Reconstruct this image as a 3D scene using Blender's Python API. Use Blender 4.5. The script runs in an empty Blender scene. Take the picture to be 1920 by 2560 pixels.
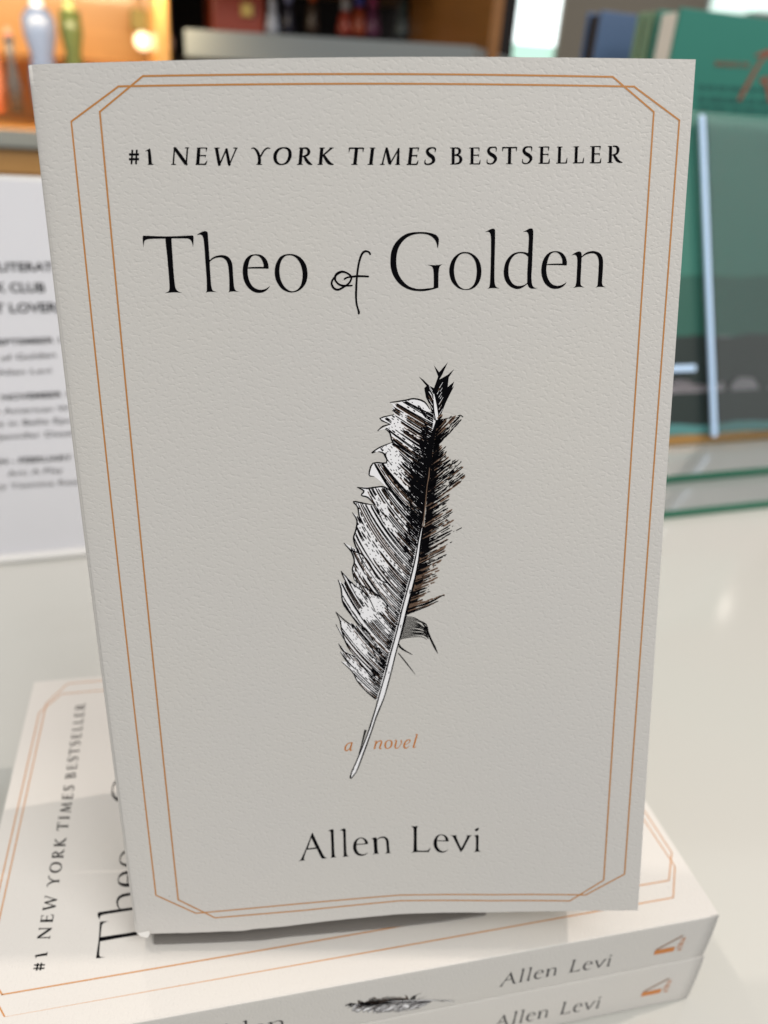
import bpy, bmesh, math, random
from mathutils import Vector, Matrix
from mathutils.geometry import tessellate_polygon
S = bpy.context.scene
COL = S.collection
R = math.radians
TITLE=[["20.29,36.36 20.32,36.12 20.48,35.98 21.11,35.99 23.86,36.13 25.86,36.19 28.25,36.16 30.64,36.08 31.08,36.08 31.28,36.23 31.29,36.71 31.18,37.66 31.02,38.52c 30.95,37.78 30.74,37.18 30.39,36.84 29.96,36.71 28.59,36.65 26.52,36.61c 26.46,37.59 26.43,40.35 26.39,42.77 26.41,45.20 26.47,46.43 26.61,47.16 26.95,47.60 27.44,47.89 28.00,48.05c 27.18,47.96 26.04,47.89 25.01,47.95 24.15,48.04c 24.70,47.81 25.04,47.57 25.22,47.02 25.28,45.92 25.30,44.45 25.28,42.02 25.27,40.33 25.19,38.17 25.17,36.64c 23.81,36.63 21.93,36.66 21.10,36.77 20.64,37.02 20.44,37.50 20.29,38.38c 20.24,37.50 20.24,36.66"], ["32.05,36.03c 32.55,35.66 33.33,35.34 33.90,35.23 34.27,35.33 34.43,35.63 34.44,36.52 34.45,38.55 34.44,41.26c 34.94,40.84 35.73,40.45 36.62,40.26 37.38,40.24 38.13,40.41 38.61,40.71 38.96,41.14 39.24,41.75 39.36,42.48 39.36,43.81 39.37,45.64 39.42,46.87 39.53,47.36 39.75,47.71 40.12,47.90 40.65,48.02c 39.92,47.95 39.42,47.90 38.65,47.94 38.00,48.08c 38.28,47.84 38.36,47.34 38.44,45.87 38.48,44.65 38.45,43.19 38.38,42.34 38.17,41.61 37.83,41.12 37.34,40.82 36.72,40.72 35.96,40.80 35.18,41.06 34.45,41.62c 34.40,43.13 34.40,44.96 34.41,46.30 34.50,47.16 34.66,47.60 35.03,47.82 35.74,48.02c 34.83,47.93 33.81,47.91 33.07,48.05c 33.34,47.76 33.41,47.27 33.50,45.80 33.52,43.97 33.50,41.91 33.51,39.74 33.49,37.94 33.41,36.74 33.26,36.26 33.03,36.02 32.66,35.93"], ["47.39,46.84c 46.98,47.35 46.44,47.84 45.79,48.17 45.01,48.31 44.13,48.21 43.26,47.82 42.53,47.16 41.95,46.29 41.62,45.31 41.50,44.21 41.57,43.12 41.89,41.91 42.45,41.01 43.18,40.42 43.95,40.19 44.83,40.17 45.71,40.33 46.44,40.83 46.91,41.44 47.18,42.23 47.23,43.08 47.13,43.23 46.31,43.20 44.54,43.15 42.64,43.13c 42.60,44.23 42.71,45.20 42.98,46.06 43.44,46.81 44.05,47.31 44.80,47.60 45.56,47.64 46.33,47.46 46.93,47.13", "42.71,42.89c 42.89,42.17 43.19,41.32 43.67,40.67 44.19,40.43 44.69,40.42 45.19,40.59 45.67,41.06 45.98,41.73 46.15,42.33 46.15,42.84c 45.07,42.80 43.80,42.82"], ["52.09,40.21 53.15,40.38 54.14,40.87 54.99,41.73 55.52,42.83 55.69,44.17 55.61,45.27 55.24,46.37 54.50,47.34 53.45,48.06 52.16,48.32 51.02,48.15 49.90,47.52 49.06,46.40 48.61,45.29 48.50,44.07 48.67,42.85 49.11,41.77 49.85,40.81 50.88,40.31", "51.95,40.49 52.88,40.73 53.61,41.35 54.21,42.33 54.53,43.55 54.60,44.52 54.47,45.62 54.08,46.84 53.34,47.69 52.36,48.06 51.54,47.91 50.68,47.28 50.02,46.29 49.64,45.06 49.55,43.84 49.74,42.51 50.20,41.42 50.99,40.67"], ["84.49,39.45c 84.32,38.70 84.06,37.97 83.61,37.36 82.97,36.88 82.08,36.51 80.80,36.36 79.53,36.45 78.38,36.77 77.36,37.36 76.46,38.25 75.81,39.33 75.44,40.54 75.30,41.99 75.39,43.34 75.76,44.69 76.39,45.80 77.28,46.80 78.31,47.50 79.74,47.91 80.90,47.98 82.33,47.89 83.37,47.78 83.58,47.66 83.63,47.14 83.63,45.90 83.60,44.66 83.52,43.93 83.30,43.37 82.85,43.06 82.14,42.87c 83.11,42.92 84.01,42.96 84.91,42.90 85.66,42.76c 85.24,42.97 84.91,43.33 84.76,43.94 84.69,45.05 84.67,46.53 84.67,47.75c 83.89,48.01 82.59,48.30 81.42,48.45 80.25,48.45 78.70,48.25 77.28,47.73 75.99,46.85 74.98,45.66 74.35,44.42 74.04,43.07 74.02,41.73 74.17,40.28 74.60,39.08 75.32,38.00 76.34,37.05 77.62,36.34 79.02,36.04 80.55,35.98 82.08,36.06 83.35,36.34 84.12,36.65 84.57,37.07 84.74,37.62 84.70,38.46"], ["90.64,40.25 91.75,40.44 92.79,41.03 93.59,41.84 94.10,42.95 94.33,44.30 94.24,45.54 93.80,46.77 93.03,47.70 91.99,48.24 90.81,48.35 89.63,48.15 88.58,47.51 87.72,46.57 87.26,45.45 87.08,44.09 87.30,42.87 87.88,41.65 88.77,40.81 89.67,40.35", "90.58,40.55 91.49,40.74 92.34,41.39 92.94,42.38 93.23,43.67 93.27,44.54 93.13,45.90 92.69,47.13 91.85,47.93 90.81,48.18 89.89,47.90 89.10,47.21 88.50,46.09 88.19,44.72 88.19,43.49 88.46,42.27 89.10,41.18 89.81,40.66"], ["94.94,36.14c 95.55,35.86 96.19,35.55 96.72,35.42 97.05,35.50 97.22,35.83 97.26,36.48 97.28,38.50 97.26,41.04 97.26,43.60 97.31,46.18 97.42,47.11 97.65,47.69 97.99,47.95 98.56,48.11c 97.88,48.08 97.00,48.02 96.34,48.06 95.71,48.15c 96.06,47.95 96.25,47.51 96.33,46.68 96.38,44.62 96.40,42.05 96.40,39.50 96.34,37.48 96.23,36.67 96.04,36.27 95.75,36.09 95.39,36.08"], ["103.45,36.21c 104.20,35.83 104.85,35.51 105.39,35.43 105.66,35.59 105.80,35.99 105.84,37.05 105.82,39.08 105.80,41.64 105.79,43.69 105.74,45.56 105.84,46.80 106.03,47.54 106.38,47.96 106.83,48.12 107.33,48.15c 106.83,48.23 105.95,48.29 105.44,48.10 105.10,47.73 104.86,47.21c 104.37,47.62 103.61,48.08 102.74,48.31 101.85,48.16 100.84,47.68 100.05,46.83 99.58,45.89 99.38,44.75 99.47,43.62 99.82,42.39 100.45,41.48 101.30,40.77 102.28,40.42 103.26,40.36 104.03,40.44 104.80,40.63c 104.84,39.07 104.87,37.75 104.81,36.94 104.64,36.44 104.38,36.18 104.00,36.13", "104.83,41.44c 104.26,40.95 103.60,40.71 102.83,40.66 102.07,40.88 101.38,41.39 100.80,42.30 100.50,43.33 100.45,44.46 100.58,45.49 100.91,46.33 101.49,47.11 102.16,47.51 103.05,47.65 103.93,47.49 104.47,47.26 104.82,46.98c 104.77,44.71 104.81,42.65"], ["113.90,46.94c 113.54,47.53 112.89,48.05 112.12,48.33 111.23,48.39 110.22,48.17 109.30,47.58 108.60,46.73 108.17,45.69 107.96,44.54 108.01,43.41 108.26,42.28 108.83,41.25 109.68,40.54 110.44,40.32 111.32,40.27 112.22,40.49 112.90,40.93 113.43,41.61 113.73,42.43 113.78,43.16 113.68,43.36 112.90,43.31 111.12,43.25 109.18,43.23c 109.08,43.94 109.20,44.97 109.46,45.91 109.94,46.75 110.63,47.39 111.54,47.71 112.43,47.65 113.20,47.37", "109.19,43.03c 109.36,42.18 109.71,41.26 110.24,40.70 111.00,40.51 111.68,40.72 112.25,41.29 112.62,42.01 112.72,42.73 112.66,42.94c 111.66,42.93 110.22,42.95"], ["114.75,41.21c 115.34,40.78 115.99,40.48 116.54,40.40 116.88,40.56 117.07,40.92 117.15,41.44c 117.68,40.92 118.44,40.52 119.32,40.34 120.10,40.36 120.90,40.59 121.54,41.06 121.98,41.79 122.14,42.72 122.19,44.39 122.17,45.96 122.18,47.22 122.30,47.69 122.57,47.96 123.15,48.18c 122.58,48.12 121.78,48.09 121.10,48.12 120.64,48.23c 120.99,48.02 121.16,47.63 121.18,46.79 121.20,45.42 121.20,43.86 121.15,42.71 120.97,41.88 120.60,41.26 120.02,40.89 119.35,40.82 118.57,40.93 117.81,41.24 117.12,41.71c 117.12,42.57 117.13,44.34 117.11,46.11 117.17,47.26 117.31,47.68 117.66,47.98 118.15,48.20c 117.49,48.08 116.71,48.05 116.04,48.12 115.46,48.24c 115.86,47.98 116.06,47.56 116.17,46.72 116.18,44.85 116.18,42.98 116.12,42.04 115.95,41.42 115.69,41.16 115.35,41.08"]]
AUTHOR=[["51.11,188.80c 51.59,190.29 52.44,192.79 53.29,195.12 53.87,196.59 54.32,197.19 54.87,197.44c 54.15,197.50 53.36,197.55c 53.07,197.00 52.64,195.82 52.10,194.17c 50.81,194.23 49.32,194.28c 48.88,195.53 48.51,196.83 48.45,197.40 48.78,197.71c 48.00,197.74 46.97,197.85c 47.54,197.42 48.05,196.42 48.92,194.40 49.98,191.66 50.85,189.30", "50.73,190.50c 49.65,193.86c 51.85,193.74c"], ["55.25,188.69c 56.04,188.28 56.59,188.19 56.81,188.53 56.79,190.86 56.79,194.25 56.84,196.53 57.01,197.21 57.55,197.44c 56.53,197.36 55.58,197.48c 55.90,197.22 56.00,196.47 56.05,193.63 56.03,190.80 56.01,189.12 55.79,188.73"], ["58.40,188.77c 59.17,188.33 59.80,188.18 60.07,188.48 60.06,191.10 60.06,194.50 60.13,196.40 60.34,197.09 60.88,197.38c 59.85,197.34 58.90,197.41c 59.23,197.10 59.33,196.34 59.36,193.50 59.38,190.68 59.33,189.18 59.07,188.78"], ["65.95,196.42c 65.50,197.00 64.77,197.37 63.98,197.42 63.03,197.06 62.34,196.19 61.97,195.02 61.97,193.88 62.27,192.77 62.92,191.88 63.80,191.43 64.58,191.49 65.36,191.96 65.90,192.75 66.04,193.52 65.88,193.70 64.54,193.69 62.83,193.76c 62.85,194.90 63.14,195.87 63.68,196.63 64.47,196.92 65.26,196.83", "62.88,193.42c 63.14,192.46 63.71,191.78 64.34,191.75 64.96,192.31 65.21,192.99 65.25,193.37c 64.07,193.43"], ["66.91,192.07c 67.58,191.74 68.13,191.65 68.40,191.86 68.52,192.28c 69.16,191.76 69.95,191.53 70.74,191.65 71.37,192.20 71.71,193.07 71.79,194.41 71.88,196.13 72.03,196.90 72.42,197.16c 71.63,197.12 70.67,197.19c 71.02,196.83 71.16,196.27 71.06,194.35 70.96,193.02 70.58,192.20 69.95,191.97 69.15,192.10 68.54,192.57c 68.56,194.37 68.65,196.09 68.76,196.76 69.08,197.07c 68.12,197.06 67.24,197.23c 67.62,196.87 67.69,196.21 67.62,194.11 67.53,192.59 67.33,192.20"], ["77.82,188.62c 78.74,188.80 79.80,188.74c 79.53,189.17 79.44,189.94 79.42,193.09 79.46,196.26 79.66,196.75 80.32,196.87 81.52,196.95 82.46,196.85 82.86,196.40 83.12,195.85c 83.06,196.65 82.73,197.50c 80.99,197.35 78.99,197.27 77.81,197.43c 78.39,197.07 78.52,196.36 78.60,193.03 78.58,190.20 78.45,189.25"], ["88.21,196.79c 87.68,197.40 87.01,197.81 86.21,197.87 85.27,197.50 84.53,196.58 84.12,195.44 84.09,194.17 84.38,193.08 84.97,192.24 85.77,191.87 86.56,191.91 87.37,192.30 87.97,193.13 88.21,194.09 88.12,194.27 86.98,194.18 84.98,193.98c 85.01,195.01 85.26,196.14 85.87,196.98 86.61,197.42 87.41,197.30", "85.01,193.71c 85.24,192.81 85.70,192.21 86.30,192.12 86.90,192.51 87.27,193.25 87.38,193.88c 86.31,193.85"], ["88.49,192.21c 89.49,192.36 90.43,192.35c 90.30,192.78 90.58,193.74 91.13,195.20 91.75,196.74c 92.34,195.42 92.98,193.87 93.30,193.02 93.09,192.53c 93.89,192.59 94.69,192.50c 94.23,192.91 93.84,193.60 93.00,195.46 92.36,197.01 91.60,198.06c 91.15,196.95 90.33,195.00 89.57,193.22 89.16,192.56"], ["95.12,192.75c 95.76,192.62 96.29,192.46c 96.46,192.94 96.50,194.83 96.50,196.58 96.66,197.70 97.21,198.17c 96.27,198.08 95.26,198.20c 95.66,197.81 95.78,197.18 95.81,195.28 95.75,193.69 95.56,192.97"], ["96.51,190.19c 96.39,190.89 96.00,191.34 95.53,191.19 95.39,190.84 95.72,190.51"]]
OF=["69.56,40.46,0.42 69.32,40.06,0.39 68.64,39.85,0.44 68.05,40.10,0.49 67.61,40.72,0.47 67.25,41.61,0.45 66.97,42.66,0.44 66.73,43.95,0.44 66.55,45.18,0.44 66.44,46.24,0.44 66.34,47.63,0.47 66.27,48.87,0.47 66.26,50.11,0.43 66.38,51.19,0.43 66.62,52.11,0.39 66.80,52.78,0.50 66.77,53.08,0.43", "63.79,45.63,0.36 64.35,45.35,0.38 65.21,45.20,0.38 65.89,45.13,0.44 66.57,45.07,0.44 67.77,45.09,0.43 69.04,45.18,0.39", "65.41,47.03,0.34 64.64,47.08,0.36 63.79,47.06,0.43 63.11,46.99,0.44 62.44,46.67,0.44 61.94,46.17,0.41 61.70,45.60,0.47 61.81,44.95,0.51 62.25,44.48,0.59 62.85,44.19,0.56 63.36,44.09,0.48 64.04,44.23,0.41 64.71,44.58,0.41 65.21,45.07,0.44 65.30,45.57,0.41 65.01,46.22,0.41 64.48,46.78,0.41 63.79,47.19,0.43 63.09,47.59,0.44 62.49,47.84,0.46 61.89,47.84,0.47 61.30,47.46,0.47 60.97,46.82,0.46 60.94,46.32,0.43 61.19,45.75,0.41 61.67,45.15,0.41 62.16,44.62,0.47"]
NOVEL=["62.64,161.73,0.13 61.98,161.77,0.24 61.18,162.20,0.29 60.70,163.05,0.40 60.68,163.81,0.37 61.12,164.08,0.27 61.80,163.42,0.19 62.39,162.24,0.16", "62.48,161.72,0.34 62.15,162.99,0.40 61.97,163.89,0.37 62.16,164.17,0.21 62.52,163.92,0.11", "68.34,161.81,0.13 68.81,161.64,0.21", "68.90,161.69,0.32 68.59,162.76,0.40 68.30,164.04,0.37", "68.52,162.98,0.13 69.27,161.89,0.21 69.94,161.63,0.32 70.20,162.07,0.40 69.92,162.99,0.43 69.70,163.77,0.37 69.90,164.02,0.24 70.27,163.89,0.09", "72.00,161.59,0.19 71.36,162.16,0.37 71.15,163.06,0.45 71.30,163.83,0.35 71.83,164.05,0.21 72.57,163.60,0.37 72.88,162.71,0.45 72.73,161.89,0.35 72.13,161.59,0.19", "73.59,161.81,0.11 73.99,161.71,0.27 74.08,162.17,0.37 73.80,163.22,0.40 73.80,163.90,0.35 74.06,164.15,0.24 74.71,163.88,0.16 75.32,162.85,0.19 75.43,162.12,0.27 75.26,161.78,0.29", "76.21,163.28,0.13 77.12,162.87,0.16 77.70,162.25,0.27 77.52,161.76,0.29 76.86,161.90,0.29 76.28,162.75,0.37 76.10,163.65,0.46 76.40,164.21,0.35 76.98,164.09,0.19 77.49,163.61,0.11", "79.06,160.36,0.11 79.56,160.27,0.29 79.26,161.40,0.40 78.86,163.05,0.43 78.61,163.95,0.40 78.77,164.24,0.24 79.28,164.05,0.11"]
BANNER=["19.68,18.71,0.31 19.22,21.55,0.31", "20.62,18.73,0.31 20.17,21.57,0.31", "18.88,19.62,0.37 21.00,19.66,0.37", "18.79,20.55,0.37 20.91,20.58,0.37", "22.47,19.00,0.09 22.94,18.87,0.21 23.45,18.65,0.25", "23.23,18.68,0.43 23.24,19.98,0.55 23.22,21.58,0.58", "28.65,18.44,0.21 28.81,18.73,0.55 30.71,21.50,0.58 30.83,21.88,0.22", "28.58,18.79,0.24 28.11,21.66,0.28", "31.36,18.58,0.28 30.87,21.79,0.25", "33.78,18.62,0.58 33.30,21.78,0.58", "33.38,18.60,0.15 35.52,18.63,0.18", "35.43,18.59,0.27 35.26,19.32,0.08", "33.58,20.09,0.21 35.11,20.11,0.21", "35.12,19.97,0.18 34.96,20.48,0.09", "32.84,21.80,0.18 34.99,21.82,0.25", "34.91,21.82,0.34 35.35,21.10,0.09", "37.48,18.68,0.55 37.87,21.85,0.52 37.86,21.99,0.18", "37.98,21.85,0.25 39.64,18.75,0.24", "39.55,18.79,0.43 39.98,21.81,0.52 39.97,22.02,0.18", "40.05,21.88,0.21 41.71,18.74,0.24", "22.66,21.64,0.11 23.28,21.65,0.18 23.90,21.66,0.11", "27.65,21.72,0.11 28.17,21.73,0.18 28.69,21.74,0.11", "30.82,18.55,0.11 31.28,18.55,0.18 31.75,18.56,0.11", "37.02,18.66,0.11 37.61,18.67,0.18 38.19,18.67,0.11", "41.05,18.71,0.11 41.51,18.72,0.18 41.97,18.73,0.11", "44.81,18.89,0.12 45.38,18.79,0.24 45.96,19.30,0.43 46.37,20.26,0.52 46.44,21.25,0.55 46.28,21.95,0.55", "48.86,18.94,0.12 48.22,18.82,0.24 47.46,19.35,0.28 46.71,20.45,0.28", "51.62,18.78,0.21 50.61,19.10,0.40 49.87,20.02,0.58 49.79,21.08,0.58 50.27,21.83,0.40 51.15,22.06,0.21 52.21,21.68,0.40 52.88,20.62,0.58 52.93,19.56,0.55 52.45,18.96,0.37 51.62,18.78,0.21", "55.46,18.90,0.58 55.02,22.07,0.58", "55.66,18.91,0.18 56.58,18.97,0.37 56.97,19.60,0.55 56.60,20.26,0.40 55.59,20.55,0.18", "55.95,20.52,0.40 56.52,21.44,0.55 57.03,21.94,0.46 57.63,22.14,0.12", "59.75,18.95,0.58 59.33,22.11,0.58", "61.83,18.96,0.31 59.89,20.41,0.25", "60.05,20.27,0.40 60.83,21.48,0.58 61.42,22.00,0.46 62.16,22.18,0.12", "45.71,21.98,0.11 46.32,21.99,0.18 46.93,22.00,0.11", "54.90,18.88,0.11 55.33,18.89,0.18 55.77,18.89,0.11", "54.35,22.09,0.11 54.98,22.09,0.18 55.61,22.10,0.11", "59.21,18.93,0.11 59.81,18.93,0.18 60.41,18.94,0.11", "61.33,18.95,0.11 61.77,18.95,0.18 62.21,18.95,0.11", "58.68,22.13,0.11 59.26,22.14,0.18 59.83,22.14,0.11", "65.54,19.01,0.25 68.61,19.03,0.25", "65.63,18.97,0.31 65.46,19.79,0.08", "68.55,18.99,0.31 68.44,19.81,0.08", "67.10,19.01,0.58 66.66,22.18,0.59", "70.52,19.03,0.58 70.06,22.20,0.59", "73.40,19.05,0.19 72.53,22.22,0.28", "73.41,19.09,0.28 73.53,19.37,0.52 74.12,21.94,0.59 74.16,22.23,0.22", "74.19,22.13,0.22 76.19,19.06,0.25", "76.05,19.10,0.34 75.86,22.24,0.56", "78.76,19.07,0.59 78.35,22.25,0.59", "78.29,19.06,0.15 80.34,19.06,0.22", "80.31,19.02,0.28 80.18,19.79,0.08", "78.67,20.57,0.22 79.99,20.56,0.22", "79.99,20.42,0.19 79.88,20.93,0.09", "77.74,22.28,0.19 79.98,22.28,0.25", "79.95,22.27,0.34 80.24,21.50,0.09", "83.85,19.89,0.08 83.93,19.23,0.28 83.33,19.02,0.22 82.51,19.23,0.40 82.20,19.77,0.56 82.60,20.38,0.62 83.34,20.89,0.65 83.57,21.56,0.56 83.10,22.09,0.37 82.32,22.30,0.25 81.70,22.08,0.28 81.76,21.31,0.08", "65.88,22.20,0.11 66.56,22.20,0.19 67.23,22.21,0.11", "69.92,19.01,0.11 70.53,19.02,0.18 71.15,19.02,0.11", "69.36,22.22,0.11 69.98,22.23,0.19 70.60,22.23,0.11", "72.03,22.24,0.11 72.53,22.25,0.19 73.03,22.25,0.11", "75.29,22.26,0.11 75.81,22.27,0.19 76.33,22.27,0.11", "87.79,19.05,0.53 87.78,22.24,0.53", "88.06,19.06,0.17 88.87,19.16,0.31 89.19,19.64,0.53 88.93,20.24,0.34 88.01,20.49,0.14", "88.07,20.52,0.14 89.03,20.66,0.31 89.45,21.28,0.58 89.11,22.02,0.39 88.08,22.25,0.17", "91.87,19.06,0.53 91.88,22.25,0.53", "91.24,19.07,0.12 93.40,19.07,0.19", "93.36,19.04,0.24 93.38,19.78,0.07", "92.04,20.52,0.19 93.34,20.49,0.19", "93.31,20.35,0.17 93.27,20.88,0.07", "91.31,22.24,0.14 93.57,22.23,0.22", "93.51,22.21,0.29 93.67,21.40,0.07", "98.47,19.01,0.24 101.59,18.99,0.24", "98.55,18.96,0.29 98.49,19.78,0.07", "101.50,18.96,0.29 101.53,19.78,0.07", "100.05,19.03,0.56 100.07,22.18,0.56", "97.07,19.83,0.07 97.10,19.06,0.24 96.47,18.93,0.22 95.69,19.09,0.36 95.42,19.64,0.53 95.77,20.19,0.58 96.63,20.69,0.63 97.01,21.24,0.56 96.72,21.88,0.39 96.06,22.23,0.22 95.23,22.07,0.22 95.19,21.29,0.07", "104.83,19.75,0.07 104.85,18.98,0.24 104.21,18.85,0.22 103.43,19.02,0.37 103.16,19.57,0.54 103.52,20.12,0.59 104.40,20.62,0.64 104.78,21.17,0.56 104.50,21.81,0.39 103.83,22.17,0.22 103.00,22.00,0.22 102.95,21.23,0.07", "87.12,19.06,0.09 87.59,19.06,0.16 88.06,19.06,0.09", "87.18,22.27,0.09 87.63,22.27,0.16 88.08,22.27,0.09", "99.32,22.21,0.10 100.03,22.21,0.16 100.74,22.21,0.10", "107.10,18.86,0.54 107.13,22.07,0.54", "106.44,18.88,0.13 108.70,18.87,0.19", "108.63,18.83,0.26 108.59,19.64,0.08", "107.29,20.36,0.19 108.57,20.32,0.19", "108.56,20.19,0.17 108.51,20.74,0.08", "106.48,22.13,0.15 108.86,22.10,0.22", "108.77,22.09,0.31 108.91,21.22,0.08", "111.05,18.85,0.54 111.08,22.07,0.54", "110.41,22.09,0.15 112.76,22.04,0.21", "112.66,22.04,0.31 112.81,21.02,0.08", "110.43,18.86,0.10 111.06,18.86,0.17 111.69,18.86,0.10", "114.76,18.79,0.54 114.82,22.01,0.54", "114.15,22.04,0.16 116.51,21.99,0.21", "116.40,21.99,0.31 116.54,20.96,0.08", "114.14,18.80,0.10 114.78,18.80,0.17 115.41,18.80,0.10", "118.53,18.71,0.55 118.61,21.95,0.55", "117.85,18.74,0.13 120.15,18.72,0.20", "120.08,18.68,0.26 120.05,19.50,0.08", "118.74,20.22,0.20 120.04,20.18,0.20", "120.03,20.05,0.17 119.99,20.60,0.08", "117.95,22.01,0.16 120.36,21.98,0.22", "120.27,21.97,0.31 120.40,21.09,0.08", "122.45,18.71,0.55 122.52,21.92,0.55", "122.91,18.66,0.18 123.74,18.74,0.34 124.14,19.31,0.58 123.88,20.15,0.37 122.76,20.45,0.16", "123.28,20.37,0.39 123.95,21.30,0.53 124.58,21.75,0.39 125.33,21.92,0.11", "121.83,18.69,0.10 122.30,18.68,0.17 122.78,18.68,0.10", "121.87,21.94,0.10 122.51,21.94,0.17 123.15,21.93,0.10"]
BORDER={"W": [[7.3, 12.99], [17.93, 6.48], [126.91, 6.86], [137.64, 13.37], [137.58, 206.4], [127.09, 213.29], [100.68, 212.79], [74.67, 211.47], [47.83, 212.05], [18.1, 212.88], [7.86, 206.07]], "N": [[13.51, 11.24], [23.17, 4.64], [122.08, 5.05], [131.71, 11.77], [131.89, 208.36], [122.72, 215.28], [100.72, 214.8], [74.65, 213.39], [47.73, 214.39], [23.16, 214.78], [13.69, 208.02]]}
FH=[0.02328246, -0.003015572, 56.05629, -8.510691e-05, 0.0211506, 61.34739, -8.883107e-06, -3.701225e-05]
CR=[0.972179, -0.043659, 0.230133, -0.223328, -0.469108, 0.854437, 0.070654, -0.882061, -0.465807]
CL=[0.066571, -0.125993, 0.214968]
BR=[0.981623, 0.03069, 0.188347, -0.175457, -0.242977, 0.954032, 0.075044, -0.969547, -0.233127]
BT=[0.036938, 0.073968, 0.217448]
BC=[2.021509, -0.522715, -3.29845, -0.622148, -0.960779]
FPX=1969.33

# ------------------------------------------------------------------ camera, world, lamps, exposure
cam_d = bpy.data.cameras.new('camera'); cam = bpy.data.objects.new('camera', cam_d); COL.objects.link(cam)
xr = Vector((CR[0], CR[3], CR[6])); yd = Vector((CR[1], CR[4], CR[7])); zf = Vector((CR[2], CR[5], CR[8]))
rot = Matrix((xr, -yd, -zf)).transposed()
cam.matrix_world = Matrix.Translation(Vector(CL)) @ rot.to_4x4()
cam_d.sensor_fit = 'VERTICAL'; cam_d.sensor_height = 36.0; cam_d.lens = 36.0 * FPX / 2560.0
cam_d.clip_start = 0.01; cam_d.clip_end = 60
cam_d.dof.use_dof = True; cam_d.dof.focus_distance = 0.181; cam_d.dof.aperture_fstop = 10.0
S.camera = cam
S.render.engine = 'CYCLES'
W = bpy.data.worlds.new('World'); S.world = W; W.use_nodes = True
wn = W.node_tree.nodes; wl = W.node_tree.links
bg = wn['Background']
# assumed ambient light: bright warm above, dim cool below, slightly brighter behind the camera
tc = wn.new('ShaderNodeTexCoord'); sp = wn.new('ShaderNodeSeparateXYZ'); rmp = wn.new('ShaderNodeValToRGB'); mp = wn.new('ShaderNodeMapRange')
wl.new(tc.outputs['Generated'], sp.inputs[0]); 
wm = wn.new('ShaderNodeMath'); wm.operation = 'MULTIPLY_ADD'; wl.new(sp.outputs['Z'], wm.inputs[0]); wm.inputs[1].default_value = 0.75
wy = wn.new('ShaderNodeMath'); wy.operation = 'MULTIPLY'; wl.new(sp.outputs['Y'], wy.inputs[0]); wy.inputs[1].default_value = -0.12; wl.new(wy.outputs[0], wm.inputs[2])
wl.new(wm.outputs[0], mp.inputs['Value'])
mp.inputs['From Min'].default_value = -1; mp.inputs['From Max'].default_value = 1
wl.new(mp.outputs[0], rmp.inputs[0]); wl.new(rmp.outputs[0], bg.inputs[0])
rmp.color_ramp.elements[0].position = 0.36; rmp.color_ramp.elements[0].color = (0.17, 0.20, 0.21, 1)
rmp.color_ramp.elements[1].position = 0.88; rmp.color_ramp.elements[1].color = (1.40, 1.36, 1.31, 1)
bg.inputs[1].default_value = 0.51
S.view_settings.view_transform = 'Standard'; S.view_settings.look = 'None'
S.view_settings.exposure = 0.40; S.view_settings.gamma = 1

def spot(name, loc, target, power, color, radius=0.03, cone=60):
    d = bpy.data.lights.new(name, 'SPOT'); d.energy = power; d.color = color; d.shadow_soft_size = radius
    d.spot_size = R(cone); d.spot_blend = 0.5
    o = bpy.data.objects.new(name, d); COL.objects.link(o); o.location = loc
    o.rotation_euler = (Vector(target) - Vector(loc)).to_track_quat('-Z', 'Y').to_euler()
    return o
T0 = (0.1, 0.05, 0.0)
spot('assumed_spot', (1.70, 0.15, 1.80), T0, 64, (1.0, 0.87, 0.77), 0.032)  # spots out of view, assumed from shadows on the pile and counter glints
spot('assumed_spot', (1.475, 1.43, 0.89), T0, 0.16, (1.0, 0.92, 0.82), 0.03)
spot('assumed_spot', (-0.285, 1.53, 0.99), T0, 8, (1.0, 0.92, 0.82), 0.035)
spot('assumed_spot', (-0.75, 0.55, 1.80), T0, 24, (1.0, 0.90, 0.80), 0.02)

# added unseen fill light to brighten the cover, high behind the viewer's right shoulder
wl_ = bpy.data.lights.new('added_cover_fill', 'AREA'); wl_.shape = 'RECTANGLE'; wl_.size = 0.9; wl_.size_y = 0.6; wl_.energy = 10.8; wl_.color = (1.0, 0.965, 0.92)
wo_ = bpy.data.objects.new('added_cover_fill', wl_); COL.objects.link(wo_); wo_.location = (0.72, -0.85, 1.30)
wo_.rotation_euler = (Vector((0.1, 0, 0.15)) - wo_.location).to_track_quat('-Z', 'Y').to_euler()

# ------------------------------------------------------------------ materials
def mat(name, col, rough=0.6, spec=0.5, **k):
    m = bpy.data.materials.new(name); m.use_nodes = True
    b = m.node_tree.nodes['Principled BSDF']
    b.inputs['Base Color'].default_value = (*col, 1); b.inputs['Roughness'].default_value = rough
    b.inputs['Specular IOR Level'].default_value = spec
    for kk, v in k.items(): b.inputs[kk.replace('_', ' ')].default_value = v
    return m
def nodes(m): return m.node_tree.nodes, m.node_tree.links, m.node_tree.nodes['Principled BSDF']
def noise_bump(m, scale, strength, dist, detail=3, stretch=(1, 1, 1), rot=0, coord='UV'):
    n, l, b = nodes(m)
    t = n.new('ShaderNodeTexCoord'); mpn = n.new('ShaderNodeMapping'); nz = n.new('ShaderNodeTexNoise'); bp = n.new('ShaderNodeBump')
    l.new(t.outputs[coord], mpn.inputs[0]); mpn.inputs['Scale'].default_value = stretch; mpn.inputs['Rotation'].default_value = (0, 0, rot)
    l.new(mpn.outputs[0], nz.inputs['Vector']); nz.inputs['Scale'].default_value = scale; nz.inputs['Detail'].default_value = detail
    l.new(nz.outputs['Fac'], bp.inputs['Height']); bp.inputs['Strength'].default_value = strength; bp.inputs['Distance'].default_value = dist
    return nz, bp
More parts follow.
